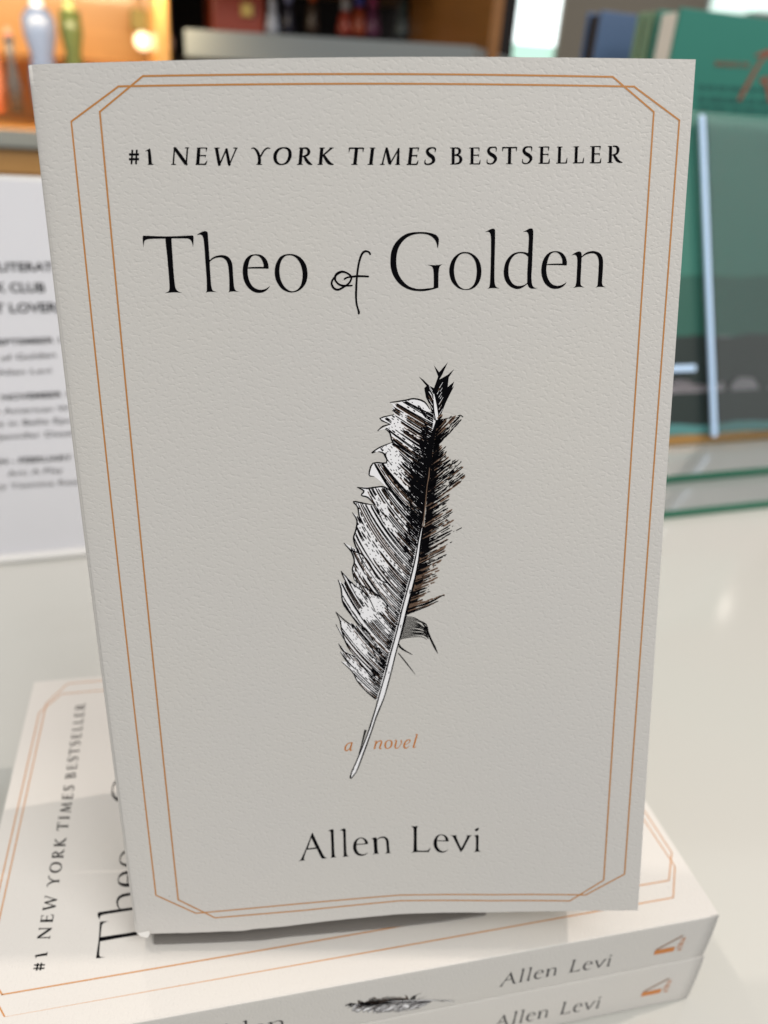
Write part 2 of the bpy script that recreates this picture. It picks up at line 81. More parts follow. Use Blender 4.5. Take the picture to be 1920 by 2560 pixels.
def paper(name, col, depth=1.0):
    """laid watercolour stock: shallow smooth dents a few millimetres across (UV is in millimetres)"""
    m = mat(name, col, 0.62, 0.28)
    n, l, b = nodes(m)
    t = n.new('ShaderNodeTexCoord'); mpn = n.new('ShaderNodeMapping'); l.new(t.outputs['UV'], mpn.inputs[0])
    mpn.inputs['Rotation'].default_value = (0, 0, R(-28)); mpn.inputs['Scale'].default_value = (0.75, 1.0, 1)
    n1 = n.new('ShaderNodeTexNoise'); n1.inputs['Scale'].default_value = 1.25; n1.inputs['Detail'].default_value = 2.0; n1.inputs['Roughness'].default_value = 0.45
    n2 = n.new('ShaderNodeTexNoise'); n2.inputs['Scale'].default_value = 1.9; n2.inputs['Detail'].default_value = 3.0
    n3 = n.new('ShaderNodeTexNoise'); n3.inputs['Scale'].default_value = 0.02; n3.inputs['Detail'].default_value = 2.0
    for q in (n1, n2): l.new(mpn.outputs[0], q.inputs['Vector'])
    l.new(t.outputs['UV'], n3.inputs['Vector'])
    cr = n.new('ShaderNodeMapRange'); cr.interpolation_type = 'SMOOTHSTEP'; l.new(n1.outputs['Fac'], cr.inputs['Value'])
    cr.inputs['From Min'].default_value = 0.26; cr.inputs['From Max'].default_value = 0.52
    mm = n.new('ShaderNodeMath'); mm.operation = 'MULTIPLY_ADD'; l.new(n2.outputs['Fac'], mm.inputs[0]); mm.inputs[1].default_value = 0.28; l.new(cr.outputs[0], mm.inputs[2])
    bp = n.new('ShaderNodeBump'); l.new(mm.outputs[0], bp.inputs['Height']); bp.inputs['Strength'].default_value = 1.0
    bp.inputs['Distance'].default_value = 0.00004 * depth
    l.new(bp.outputs[0], b.inputs['Normal'])
    mx = n.new('ShaderNodeMix'); mx.data_type = 'RGBA'; l.new(n3.outputs['Fac'], mx.inputs['Factor'])
    mx.inputs['A'].default_value = (col[0] * 0.97, col[1] * 0.97, col[2] * 0.985, 1); mx.inputs['B'].default_value = (col[0], col[1] * 0.995, col[2] * 0.97, 1)
    vo = n.new('ShaderNodeTexVoronoi'); vo.inputs['Scale'].default_value = 0.075; l.new(t.outputs['UV'], vo.inputs['Vector'])
    sc_ = n.new('ShaderNodeSeparateColor'); l.new(vo.outputs['Color'], sc_.inputs[0])
    th_ = n.new('ShaderNodeMath'); th_.operation = 'MULTIPLY'; l.new(sc_.outputs[0], th_.inputs[0]); th_.inputs[1].default_value = 0.022
    lt = n.new('ShaderNodeMath'); lt.operation = 'LESS_THAN'; l.new(vo.outputs['Distance'], lt.inputs[0]); l.new(th_.outputs[0], lt.inputs[1])
    fk = n.new('ShaderNodeMath'); fk.operation = 'MULTIPLY'; l.new(lt.outputs[0], fk.inputs[0]); l.new(sc_.outputs[1], fk.inputs[1])
    m2 = n.new('ShaderNodeMix'); m2.data_type = 'RGBA'; l.new(fk.outputs[0], m2.inputs['Factor']); l.new(mx.outputs['Result'], m2.inputs['A']); m2.inputs['B'].default_value = (col[0] * .5, col[1] * .48, col[2] * .45, 1)
    l.new(m2.outputs['Result'], b.inputs['Base Color'])
    return m
M = {}
M['cover'] = paper('embossed_cover_stock', (0.615, 0.60, 0.578))
M['edge'] = mat('cover_core_white', (0.80, 0.79, 0.77), 0.8)
M['ink'] = mat('black_ink', (0.003, 0.003, 0.004), 0.7, 0.02)
M['gold'] = mat('copper_orange_ink', (0.50, 0.215, 0.055), 0.5, 0.4)
M['orange'] = mat('orange_ink', (0.56, 0.19, 0.03), 0.5, 0.4)
M['white_ink'] = mat('white_ink', (0.90, 0.90, 0.93), 0.6, 0.3)
M['brown_ink'] = mat('sepia_ink', (0.17, 0.105, 0.07), 0.6, 0.3)
M['ink_grey'] = mat('dark_grey_ink', (0.02, 0.02, 0.025), 0.5, 0.3)
m = mat('page_edges', (0.78, 0.72, 0.60), 0.85); n, l, b = nodes(m)
t = n.new('ShaderNodeTexCoord'); wv = n.new('ShaderNodeTexNoise'); mpn = n.new('ShaderNodeMapping'); l.new(t.outputs['Object'], mpn.inputs[0])
mpn.inputs['Scale'].default_value = (40, 40, 6000); l.new(mpn.outputs[0], wv.inputs['Vector']); bp = n.new('ShaderNodeBump'); l.new(wv.outputs['Fac'], bp.inputs['Height'])
bp.inputs['Distance'].default_value = 0.0001; l.new(bp.outputs[0], b.inputs['Normal']); M['pages'] = m
m = mat('glossy_white_glass', (0.74, 0.715, 0.65), 0.55, 0.5, Coat_Weight=1.0, Coat_Roughness=0.10, Coat_IOR=1.6); M['counter'] = m
n, l, b = nodes(m)
nz = n.new('ShaderNodeTexNoise'); t = n.new('ShaderNodeTexCoord'); l.new(t.outputs['Object'], nz.inputs['Vector']); nz.inputs['Scale'].default_value = 5; nz.inputs['Detail'].default_value = 2
mx = n.new('ShaderNodeMix'); mx.data_type = 'RGBA'; l.new(nz.outputs['Fac'], mx.inputs['Factor'])
mx.inputs['A'].default_value = (0.465, 0.492, 0.462, 1); mx.inputs['B'].default_value = (0.495, 0.475, 0.452, 1); l.new(mx.outputs['Result'], b.inputs['Base Color'])

# ------------------------------------------------------------------ helpers
def tag(o, label=None, cat=None, group=None, kind=None):
    if label: o['label'] = label
    if cat: o['category'] = cat
    if group: o['group'] = group
    if kind: o['kind'] = kind
    return o
def empty(name, loc, label, cat, group=None):
    o = bpy.data.objects.new(name, None); COL.objects.link(o); o.location = loc; o.empty_display_size = 0.02
    return tag(o, label, cat, group)
def mesh_obj(name, verts, faces, mats, parent=None, uvs=None, fm=None, smooth=False):
    me = bpy.data.meshes.new(name)
    off = Vector(parent_world(parent)) if parent else Vector((0, 0, 0))
    me.from_pydata([tuple(Vector(v) - off) for v in verts], [], faces)
    if not isinstance(mats, (list, tuple)): mats = [mats]
    for q in mats: me.materials.append(q)
    if fm:
        for p, i in zip(me.polygons, fm): p.material_index = i
    if uvs:
        ul = me.uv_layers.new(name='UVMap')
        for lp in me.loops: ul.data[lp.index].uv = uvs[lp.vertex_index]
    if smooth:
        for p in me.polygons: p.use_smooth = True
    me.update()
    o = bpy.data.objects.new(name, me); COL.objects.link(o)
    if parent: o.parent = parent
    return o
def parent_world(p):
    v = Vector((0, 0, 0))
    while p is not None: v += p.location; p = p.parent
    return v
class MB:
    """collects boxes, prisms and tubes into one mesh"""
    def __init__(s): s.v = []; s.f = []
    def hexa(s, pts, bevel=0):
        n0 = len(s.v); s.v += [Vector(p) for p in pts]
        s.f += [tuple(n0 + i for i in q) for q in ((0, 3, 2, 1), (4, 5, 6, 7), (0, 1, 5, 4), (1, 2, 6, 5), (2, 3, 7, 6), (3, 0, 4, 7))]
        return s
    def box(s, c, x, y, z):
        """c corner, x y z edge vectors"""
        c, x, y, z = map(Vector, (c, x, y, z))
        return s.hexa([c, c + x, c + x + y, c + y, c + z, c + x + z, c + x + y + z, c + y + z])
    def tube(s, pts, r, seg=12, cap=True):
        pts = [Vector(p) for p in pts]
        rr = r if isinstance(r, (list, tuple)) else [r] * len(pts)
        n0 = len(s.v)
        for i, p in enumerate(pts):
            d = (pts[min(i + 1, len(pts) - 1)] - pts[max(i - 1, 0)]).normalized()
            a = d.orthogonal().normalized() if i == 0 else (a - d * a.dot(d)).normalized()
            b = d.cross(a)
            for k in range(seg):
                t = 2 * math.pi * k / seg; s.v.append(p + (a * math.cos(t) + b * math.sin(t)) * rr[i])
        for i in range(len(pts) - 1):
            for k in range(seg):
                k2 = (k + 1) % seg; s.f.append((n0 + i * seg + k, n0 + i * seg + k2, n0 + (i + 1) * seg + k2, n0 + (i + 1) * seg + k))
        if cap:
            s.f.append(tuple(n0 + k for k in range(seg))[::-1]); s.f.append(tuple(n0 + (len(pts) - 1) * seg + k for k in range(seg)))
        return s
    def lathe(s, base, prof, seg=24):
        base = Vector(base); n0 = len(s.v)
        for r_, z_ in prof:
            for k in range(seg):
                t = 2 * math.pi * k / seg; s.v.append(base + Vector((r_ * math.cos(t), r_ * math.sin(t), z_)))
        for i in range(len(prof) - 1):
            for k in range(seg):
                k2 = (k + 1) % seg; s.f.append((n0 + i * seg + k, n0 + i * seg + k2, n0 + (i + 1) * seg + k2, n0 + (i + 1) * seg + k))
        s.f.append(tuple(n0 + k for k in range(seg))[::-1]); s.f.append(tuple(n0 + (len(prof) - 1) * seg + k for k in range(seg)))
        return s
    def build(s, name, m, parent=None, bevel=0, smooth=False):
        o = mesh_obj(name, s.v, s.f, m, parent, smooth=smooth)
        if bevel:
            md = o.modifiers.new('bevel', 'BEVEL'); md.width = bevel; md.segments = 3; md.limit_method = 'ANGLE'
        return o
def ray(x, y):
    return (xr * ((x - 960) / FPX) + yd * ((y - 1280) / FPX) + zf)
def atz(x, y, z):
    d = ray(x, y); return Vector(CL) + d * ((z - CL[2]) / d.z)
def atplane(x, y, p0, nrm):
    d = ray(x, y); nrm = Vector(nrm); return Vector(CL) + d * ((Vector(p0) - Vector(CL)).dot(nrm) / d.dot(nrm))

# ------------------------------------------------------------------ printed marks: contours and pen strokes in millimetres on a cover
def parse(s): return [(float(a), float(b.rstrip('c')), b.endswith('c')) for a, b in (t.split(',') for t in s.split())]
def smooth_contour(pts, k=4):
    n = len(pts); out = []
    for i in range(n):
        p0, p1, p2, p3 = pts[i - 1], pts[i], pts[(i + 1) % n], pts[(i + 2) % n]
        d = math.hypot(p2[0] - p1[0], p2[1] - p1[1])
        m1 = ((p2[0] - p0[0]) / 2, (p2[1] - p0[1]) / 2); m2 = ((p3[0] - p1[0]) / 2, (p3[1] - p1[1]) / 2)
        if p1[2]: m1 = (p2[0] - p1[0], p2[1] - p1[1])
        if p2[2]: m2 = (p2[0] - p1[0], p2[1] - p1[1])
        def lim(mv):
            L = math.hypot(*mv); return (mv[0] * min(1, d / L), mv[1] * min(1, d / L)) if L > 1e-9 else mv
        m1 = lim(m1); m2 = lim(m2)
        for j in range(k):
            t = j / k; a = 2 * t**3 - 3 * t**2 + 1; b_ = t**3 - 2 * t**2 + t; c = -2 * t**3 + 3 * t**2; e = t**3 - t**2
            out.append((a * p1[0] + b_ * m1[0] + c * p2[0] + e * m2[0], a * p1[1] + b_ * m1[1] + c * p2[1] + e * m2[1]))
    return out
class Print:
    def __init__(s): s.v = []; s.f = []; s.m = []
    def poly(s, contours, z=0.05, mi=0):
        n0 = len(s.v)
        tris = tessellate_polygon([[Vector((x, y, 0)) for x, y in c] for c in contours])
        for c in contours: s.v += [(x, y, z) for x, y in c]
        s.f += [tuple(n0 + i for i in t) for t in tris]; s.m += [mi] * len(tris)
    def ribbon(s, pts, z=0.05, mi=0, sub=4, cap=False):
        P = []
        n = len(pts)
        if sub > 1 and n > 2:
            for i in range(n - 1):
                q = [pts[max(i - 1, 0)], pts[i], pts[i + 1], pts[min(i + 2, n - 1)]]
                for j in range(sub):
                    t = j / sub
                    P.append(tuple(0.5 * (2 * q[1][k] + (q[2][k] - q[0][k]) * t + (2 * q[0][k] - 5 * q[1][k] + 4 * q[2][k] - q[3][k]) * t * t + (3 * q[1][k] - q[0][k] - 3 * q[2][k] + q[3][k]) * t**3) for k in range(3)))
            P.append(pts[-1])
        else: P = list(pts)
        n0 = len(s.v); n = len(P)
        if n < 2: return
        for i, (x, y, w) in enumerate(P):
            a = P[max(i - 1, 0)]; b_ = P[min(i + 1, n - 1)]; dx, dy = b_[0] - a[0], b_[1] - a[1]; L = math.hypot(dx, dy) or 1e-9
            nx, ny = -dy / L * w / 2, dx / L * w / 2
            s.v += [(x + nx, y + ny, z), (x - nx, y - ny, z)]
        for i in range(n - 1):
            s.f.append((n0 + 2 * i, n0 + 2 * i + 1, n0 + 2 * i + 3, n0 + 2 * i + 2)); s.m.append(mi)
        if cap:
            for (x, y, w) in (P[0], P[-1]):
                k0 = len(s.v); s.v += [(x + math.cos(a * math.pi / 5) * w / 2, y + math.sin(a * math.pi / 5) * w / 2, z) for a in range(10)]
                s.f.append(tuple(range(k0, k0 + 10))); s.m.append(mi)
    def place(s, name, surf, mats, parent, tf=None):
        tf = tf or (lambda u, v: (u, v))
        vs = []
        for u, v, z in s.v:
            a, b_ = tf(u, v); vs.append(surf(a, b_, -z))
        return mesh_obj(name, vs, s.f, mats, parent, fm=s.m)
def outlines(data):
    p = Print()
    for g in data: p.poly([smooth_contour(parse(c)) for c in g])
    return p
def strokes(data, p=None, k=1.0, cap=False):
    p = p or Print()
    for st in data: p.ribbon([tuple(float(a) * (k if i == 2 else 1) for i, a in enumerate(t.split(','))) for t in st.split()], cap=cap)
    return p
P_title = outlines(TITLE); strokes(OF, P_title, cap=True)
P_author = outlines(AUTHOR)
P_novel = strokes(NOVEL)
P_banner = strokes(BANNER, k=1.2)
P_border = Print()
for kx in ('W', 'N'):
    pts = BORDER[kx]; n = len(pts)
    for i in range(n):
        a, b_ = pts[i], pts[(i + 1) % n]; L = math.hypot(b_[0] - a[0], b_[1] - a[1]); ns = max(1, int(L / 3))
        ex = 0.12 / L
        P_border.ribbon([(a[0] + (b_[0] - a[0]) * t, a[1] + (b_[1] - a[1]) * t, 0.37) for t in [-ex + (1 + 2 * ex) * j / ns for j in range(ns + 1)]], z=0.05 if kx == 'W' else 0.055, sub=1)

# ---- the engraved feather, drawn in drawing units F and laid on the cover by a projective map
def FM(X, Y):
    d = FH[6] * X + FH[7] * Y + 1
    return ((FH[0] * X + FH[1] * Y + FH[2]) / d, (FH[3] * X + FH[4] * Y + FH[5]) / d)
SHAFT = [(1200, 250, 8), (1160, 400, 14), (1172, 560, 26), (1165, 680, 24), (1145, 800, 14), (1120, 1000, 10), (1105, 1150, 12), (1080, 1320, 12), (1062, 1480, 14), (1042, 1640, 22), (1015, 1783, 28),
         (990, 1950, 38), (955, 2110, 46), (910, 2284, 50), (870, 2434, 52), (836, 2580, 52), (795, 2730, 50), (762, 2850, 52), (725, 3000, 54), (690, 3130, 56), (655, 3250, 56), (622, 3350, 40),
         (590, 3440, 30), (552, 3560, 28), (512, 3670, 30), (470, 3780, 34), (430, 3880, 40), (395, 3960, 42), (362, 4020, 4)]
def shaft(y):
    for a, b_ in zip(SHAFT, SHAFT[1:]):
        if a[1] <= y <= b_[1]:
            t = (y - a[1]) / (b_[1] - a[1]); return a[0] + (b_[0] - a[0]) * t, a[2] + (b_[2] - a[2]) * t
    return (SHAFT[0][0], SHAFT[0][2]) if y < SHAFT[0][1] else (SHAFT[-1][0], 4)
LV = [(1150, 600), (1110, 540), (1080, 490), (1040, 460), (965, 440), (880, 455), (780, 490), (735, 475), (768, 505), (752, 540), (778, 590), (640, 628), (740, 682), (620, 742), (690, 724), (735, 765), (762, 850), (640, 898), (562, 952),
      (625, 938), (680, 960), (702, 1045), (575, 1048), (538, 1158), (585, 1172), (640, 1215), (695, 1270), (600, 1275), (425, 1275), (490, 1310), (465, 1350), (530, 1372), (592, 1445), (390, 1410), (430, 1462), (448, 1560),
      (380, 1512), (425, 1590), (410, 1690), (392, 1760), (425, 1860), (300, 1798), (372, 1884), (400, 1975), (380, 2050), (400, 2150), (428, 2210), (272, 2062), (302, 2150), (298, 2190), (246, 2145), (275, 2230), (290, 2355), (340, 2440),
      (405, 2530), (440, 2590), (350, 2540), (375, 2580), (280, 2530), (223, 2447), (265, 2530), (280, 2640), (225, 2565), (292, 2690), (340, 2780), (405, 2860), (330, 2830), (250, 2745), (295, 2830), (268, 2822), (335, 2920), (278, 2917),
      (380, 3010), (430, 3104), (520, 3204), (600, 3275), (640, 3290)]
LV = LV[:-1] + [(640, 3290), (690, 3130), (762, 2850), (836, 2580), (910, 2284), (955, 2110), (990, 1950), (1015, 1783), (1042, 1640), (1062, 1480), (1080, 1320), (1105, 1150), (1120, 1000), (1145, 800), (1165, 680)]
LOBES = [[(735, 475), (880, 455), (965, 440), (1060, 470), (1110, 540)], [(775, 590), (640, 628), (740, 682)], [(740, 682), (670, 700), (618, 744)], [(690, 724), (735, 765), (762, 850), (850, 910), (935, 972)], [(762, 850), (640, 898), (562, 952), (600, 940)],
         [(625, 938), (680, 960), (702, 1045), (575, 1048), (538, 1158), (585, 1172)], [(425, 1275), (520, 1285), (600, 1275), (690, 1275), (800, 1370), (880, 1500)], [(425, 1275), (490, 1310), (465, 1350), (530, 1372), (592, 1445)],
         [(592, 1445), (480, 1425), (390, 1410), (430, 1462), (448, 1560), (480, 1620)], [(600, 1450), (640, 1540), (675, 1615)], [(380, 1512), (425, 1590), (410, 1690), (392, 1760), (425, 1860), (480, 1990)],
         [(300, 1798), (372, 1884), (400, 1975), (380, 2050), (400, 2150)], [(300, 1798), (370, 1870), (460, 1900), (540, 1990), (620, 2130), (740, 2190)], [(400, 2150), (520, 2230), (620, 2290), (700, 2370), (720, 2470)],
         [(272, 2062), (360, 2160), (430, 2220), (520, 2290), (600, 2450)], [(246, 2145), (275, 2230), (290, 2355), (340, 2440), (440, 2560), (540, 2660), (600, 2760)], [(223, 2447), (300, 2520), (370, 2575), (470, 2660), (560, 2780), (610, 2900)],
         [(223, 2447), (265, 2530), (285, 2640), (340, 2780), (410, 2864)], [(225, 2565), (292, 2690)], [(250, 2745), (300, 2822), (410, 2870)], [(268, 2822), (335, 2920), (440, 3010)], [(278, 2917), (380, 3010), (430, 3104), (520, 3204), (600, 3275)],
         [(410, 2864), (480, 2960), (560, 3060), (600, 3100)]]
RV = [(1165, 690), (1240, 640), (1400, 596), (1420, 612), (1385, 640), (1400, 670), (1330, 730), (1200, 880), (1240, 910), (1260, 960), (1290, 1010), (1400, 1035), (1330, 1110), (1440, 1090), (1400, 1140), (1460, 1152), (1380, 1250), (1320, 1320),
      (1270, 1400), (1240, 1470), (1320, 1510), (1260, 1570), (1360, 1620), (1270, 1640), (1400, 1660), (1270, 1680), (1340, 1716), (1240, 1760), (1310, 1790), (1230, 1850), (1275, 1900), (1220, 1960), (1150, 2020), (1190, 2075), (1130, 2095),
      (1200, 2120), (1120, 2150), (1160, 2170), (1050, 2240), (1110, 2260), (1000, 2320), (1100, 2330), (1225, 2294), (1150, 2370), (1090, 2400), (930, 2460), (880, 2470), (1010, 2100), (1060, 1640), (1100, 1200), (1150, 800)]
TUFT = [(900, 2490), (960, 2510), (1050, 2550), (1065, 2570), (1120, 2680), (1188, 2840), (1130, 2760), (1105, 2715), (1040, 2695), (950, 2695), (850, 2718)]
CROWN = [(1150, 640), (1110, 500), (1075, 430), (1058, 340), (1080, 320), (1005, 228), (1050, 262), (1110, 320), (1150, 340), (1165, 300), (1190, 230), (1150, 125), (1200, 190), (1282, 95), (1225, 220), (1200, 260), (1280, 215), (1342, 160),
         (1290, 240), (1280, 330), (1342, 278), (1320, 340), (1342, 318), (1270, 460), (1228, 560), (1195, 660)]
def inside(x, y, poly):
    c = False; j = len(poly) - 1
    for i in range(len(poly)):
        xi, yi = poly[i]; xj, yj = poly[j]
        if (yi > y) != (yj > y) and x < (xj - xi) * (y - yi) / (yj - yi) + xi: c = not c
        j = i
    return c
def feather():
    rnd = random.Random(7); p = Print()
    def fp(poly, z, mi): p.poly([[FM(*q) for q in poly]], z, mi)
    def fr(pts, z, mi, sub=3):
        p.ribbon([(*FM(x, y), w * 0.0262 / (1 - 2.6e-5 * (2000 - y))) for x, y, w in pts], z=z, mi=mi, sub=sub)
    fp(LV, 0.030, 1)
    
    fp(CROWN, 0.030, 0)
    # white streak of the crown
    fr([(1148, 395, 6), (1158, 470, 18), (1170, 560, 26), (1180, 640, 20), (1176, 668, 6)], 0.045, 1)
    for i in range(26):
        y = rnd.uniform(330, 640); s_ = rnd.choice((-1, 1)); x0 = shaft(y)[0] + s_ * rnd.uniform(14, 45)
        L = rnd.uniform(25, 80)
        fr([(x0, y, 4), (x0 + s_ * L * 0.55, y - L * 0.9, 2)], 0.047, 1 if rnd.random() < 0.6 else 2, 1)
    # barbs of the left vane: leave the shaft up and left and curve; broken into dots where the vane is pale
    PALE = [(790, 690, 95, 80, .95), (690, 760, 60, 60, 1), (760, 960, 110, 110, .8), (740, 1060, 70, 90, .95), (820, 1120, 60, 70, .8), (650, 1440, 60, 110, .9), (720, 1620, 50, 120, .7), (520, 1700, 60, 110, .6),
            (560, 1860, 90, 130, .95), (650, 1960, 60, 110, .8), (470, 2080, 50, 60, .4), (610, 2120, 60, 60, .4), (600, 2370, 95, 95, 1), (520, 2470, 90, 80, 1), (440, 2280, 40, 90, .7), (360, 2640, 60, 110, .95), (430, 2730, 70, 80, .8),
            (490, 2820, 50, 60, .6), (400, 2960, 60, 70, .6), (500, 3020, 50, 60, .4), (860, 600, 60, 40, .3)]
    def pale(x, y):
        # patches lie along the barbs, which run up to the left
        q = 0
        for cx, cy, rx, ry, k in PALE:
            dx, dy = x - cx, y - cy; a_ = dx * .64 + dy * .77; b_ = -dx * .77 + dy * .64
            e = (a_ / (ry * 1.1))**2 + (b_ / (rx * .6))**2
            if e < 1: q = max(q, k * (1 - e * .35))
        return q
    y = 585.0
    while y < 3290:
        x0, w0 = shaft(y)
        t = (y - 600) / 2680
        ang = R(37 + 17 * min(1, t * 2.4) - 6 * max(0, t - .8) * 5) + rnd.uniform(-.02, .02)
        x, yy = x0 - w0 * .5, y; L = 0; pts = []; a = ang - .17
        core = rnd.uniform(60, 170) * (1.25 if 900 < y < 1900 else .6)
        wb = rnd.uniform(8, 12); dot = rnd.random() < .25
        while L < 980:
            st = 13; x -= st * math.cos(a); yy -= st * math.sin(a); L += st; a += (.0062 if t > .2 else .002) * (1 if L > 60 else .3)
            if not inside(x, yy, LV) and L > 40: break
            k = wb * (1.45 if L < core else 1.0) * rnd.uniform(.85, 1.15)
            q_ = pale(x, yy)
            if rnd.random() < q_ * .68 or (dot and rnd.random() < .3 and L > core): k = 0
            elif q_ > 0: k *= .75
            pts.append((x, yy, k))
        if rnd.random() < .3 and len(pts) > 8:
            n1 = rnd.randint(0, 4); n2 = len(pts) - rnd.randint(0, 3); sg = [(x_, y_ + 8, 8 if pale(x_, y_) < .2 else 0) for x_, y_, k_ in pts[n1:n2]]
            run = []
            for q in sg + [(0, 0, 0)]:
                if q[2]: run.append(q)
                else:
                    if len(run) > 3: fr(run[::2] + [run[-1]], 0.046, 2, 1)
                    run = []
        seg = []
        for q in pts + [(0, 0, 0)]:
            if q[2] > 0: seg.append(q)
            else:
                if len(seg) >= 2:
                    seg[-1] = (seg[-1][0], seg[-1][1], 3); fr(seg, 0.05, 0, 1)
                elif len(seg) == 1 and rnd.random() < .3:
                    a0 = seg[0]; fr([(a0[0], a0[1], 6), (a0[0] - 8, a0[1] - 8, 6)], 0.05, 0, 1)
                seg = []
        y += rnd.uniform(17, 22.5) * (1.0 if y < 2600 else .85)
    # close dark hatching beside the shaft
    for i in range(330):
        y = rnd.triangular(760, 1900, 1180) if i < 300 else rnd.uniform(1500, 3260)
        x0, w0 = shaft(y); reach = 150 if 1000 < y < 1700 else (85 if y < 2000 else 45)
        o = rnd.random()**1.5 * reach; L = rnd.uniform(26, 70)
        x = x0 - w0 / 2 - o; yy = y - o * .75; a = R(rnd.uniform(46, 70))
        if inside(x - L * math.cos(a), yy - L * math.sin(a), LV):
            fr([(x, yy, rnd.uniform(7, 14)), (x - L * math.cos(a), yy - L * math.sin(a), 3)], 0.051, 0, 1)
    for (xa, ya, xb, yb, w_) in ((1095, 600, 1060, 900, 44), (1085, 640, 1040, 560, 20), (1060, 880, 1070, 1040, 40), (940, 1100, 950, 1300, 40), (980, 1150, 1000, 1400, 60), (950, 1300, 965, 1600, 30), (935, 1560, 900, 1900, 26), (620, 2780, 690, 2960, 26), (600, 3020, 625, 3130, 30)):
        for j in range(int(math.hypot(xb - xa, yb - ya) / 12)):
            u_ = rnd.random(); x = xa + (xb - xa) * u_ + rnd.uniform(-w_, w_) * .6; yy = ya + (yb - ya) * u_
            fr([(x, yy, rnd.uniform(10, 18)), (x - rnd.uniform(25, 45), yy - rnd.uniform(40, 60), 5)], 0.0515, 0, 1)
    # barbs of the right vane: short, crowded and ragged, some sepia
    y = 640.0
    while y < 2480:
        x0, w0 = shaft(y); t = (y - 640) / 1840
        a = R(46 - 30 * t) + rnd.uniform(-.06, .06); x, yy = x0 + w0 * .45, y; pts = []; L = 0
        fade = rnd.random(); sep = rnd.random() < .30
        over = rnd.uniform(0, 46)
        while L < 480:
            st = 12; x += st * math.cos(a); yy -= st * math.sin(a); L += st; a += .0025
            if not inside(x, yy, RV) and L > 40:
                over -= st
                if over < 0: break
            k = rnd.uniform(7, 11) * (1.7 if L < 90 else 1)
            if L > 150 and rnd.random() < .22 * fade + .04: k = 0
            pts.append((x, yy, k))
        seg = []
        for q in pts + [(0, 0, 0)]:
            if q[2] > 0: seg.append(q)
            else:
                if len(seg) >= 2: seg[-1] = (seg[-1][0], seg[-1][1], 2); fr([(x_, y_, k_ * (1.6 if sep else 1)) for x_, y_, k_ in seg], 0.048 if sep else 0.05, 2 if sep else 0, 1)
                seg = []
        y += rnd.uniform(10, 15)
    for i in range(200):
        y = rnd.triangular(800, 2450, 1150); x0, w0 = shaft(y); o = rnd.random()**1.4 * (200 if 1050 < y < 1350 else 110)
        a = R(42 - 28 * (y - 640) / 1840); L = rnd.uniform(30, 80); x = x0 + w0 * .5 + o; yy = y - o * .6
        if inside(x + L * .8 * math.cos(a), yy - L * .8 * math.sin(a), RV):
            fr([(x, yy, rnd.uniform(9, 16)), (x + L * math.cos(a), yy - L * math.sin(a), 3)], 0.051, 0, 1)
    # drooping tuft low on the right, and loose spikes
    for i in range(17):
        t = i / 16; y0 = 2495 + 215 * t; x0 = shaft(y0)[0] + 18
        fr([(x0, y0, 9), (x0 + 90, y0 + 8 - 30 * t, 8), (1040 + 40 * rnd.random() - 20 * t, 2560 + 120 * t + rnd.uniform(-8, 8), 7), (1085 + rnd.uniform(-5, 15), 2640 + 70 * t, 3)], 0.05, 0)
    for dx in (0, 9, 18, 26): fr([(1050 + dx, 2560 + dx, 10), (1100 + dx * .7, 2670 + dx, 12), (1150 + dx * .4, 2780, 10), (1186, 2842, 3)], 0.051, 0)
    for sp_ in ([(820, 2770, 20), (870, 2810, 16), (948, 2852, 4)], [(812, 2745, 14), (850, 2800, 12), (880, 2815, 3)], [(812, 2835, 8), (890, 2930, 12), (972, 3036, 3)], [(1358, 1684, 8), (1412, 1656, 8)], [(1230, 1200, 10), (1408, 1035, 6)],
                [(1250, 2300, 5), (1226, 2296, 10), (1150, 2340, 14), (1060, 2380, 18), (960, 2400, 12)], [(1200, 640, 8), (1290, 622, 6), (1340, 606, 3)], [(1375, 600, 6), (1400, 596, 8), (1425, 614, 9)], [(1300, 640, 5), (1400, 606, 4)]):
        fr(sp_, 0.052, 0)
    # contour lines of the lobes
    for lb in LOBES:
        n = len(lb); fr([(x, y, (13 if 0 < i < n - 1 else 6) * rnd.uniform(.8, 1.15)) for i, (x, y) in enumerate(lb)], 0.053, 0)
    # the shaft: black stripe above, then a white quill between two outlines
    fr([(1180, 640, 16), (1138, 800, 40), (1110, 930, 52), (1104, 1060, 46), (1085, 1250, 38), (1062, 1420, 30), (1040, 1560, 24), (1015, 1700, 16), (990, 1830, 10)], 0.054, 0)
    q = [s_ for s_ in SHAFT if s_[1] >= 1640]
    fr([(x, y, w * .86) for x, y, w in q], 0.056, 1, 2)
    fr([(1108, 1090, 4), (1100, 1180, 10), (1085, 1260, 6), (1072, 1400, 8), (1055, 1560, 8), (1042, 1660, 12)], 0.056, 2)
    for sgn in (-1, 1):
        fr([(x + sgn * w * .44, y + (4 if sgn > 0 else -4), rnd.uniform(11, 16) * (1.5 if (sgn > 0 and y < 2700) else 1)) for x, y, w in q], 0.058, 0, 2)
    for a_, b_, w_ in (((925, 2240), (918, 2280), 12), ((884, 2460), (880, 2510), 8), ((838, 2570), (832, 2600), 9), ((728, 3010), (722, 3030), 8), ((430, 3830), (424, 3850), 12), ((395, 3920), (388, 3945), 12), ((505, 3560), (470, 3700), 22), ((470, 3700), (440, 3800), 12)):
        fr([(*a_, w_), (*b_, w_ * .6)], 0.06, 0, 1)
    return p
P_feather = feather()

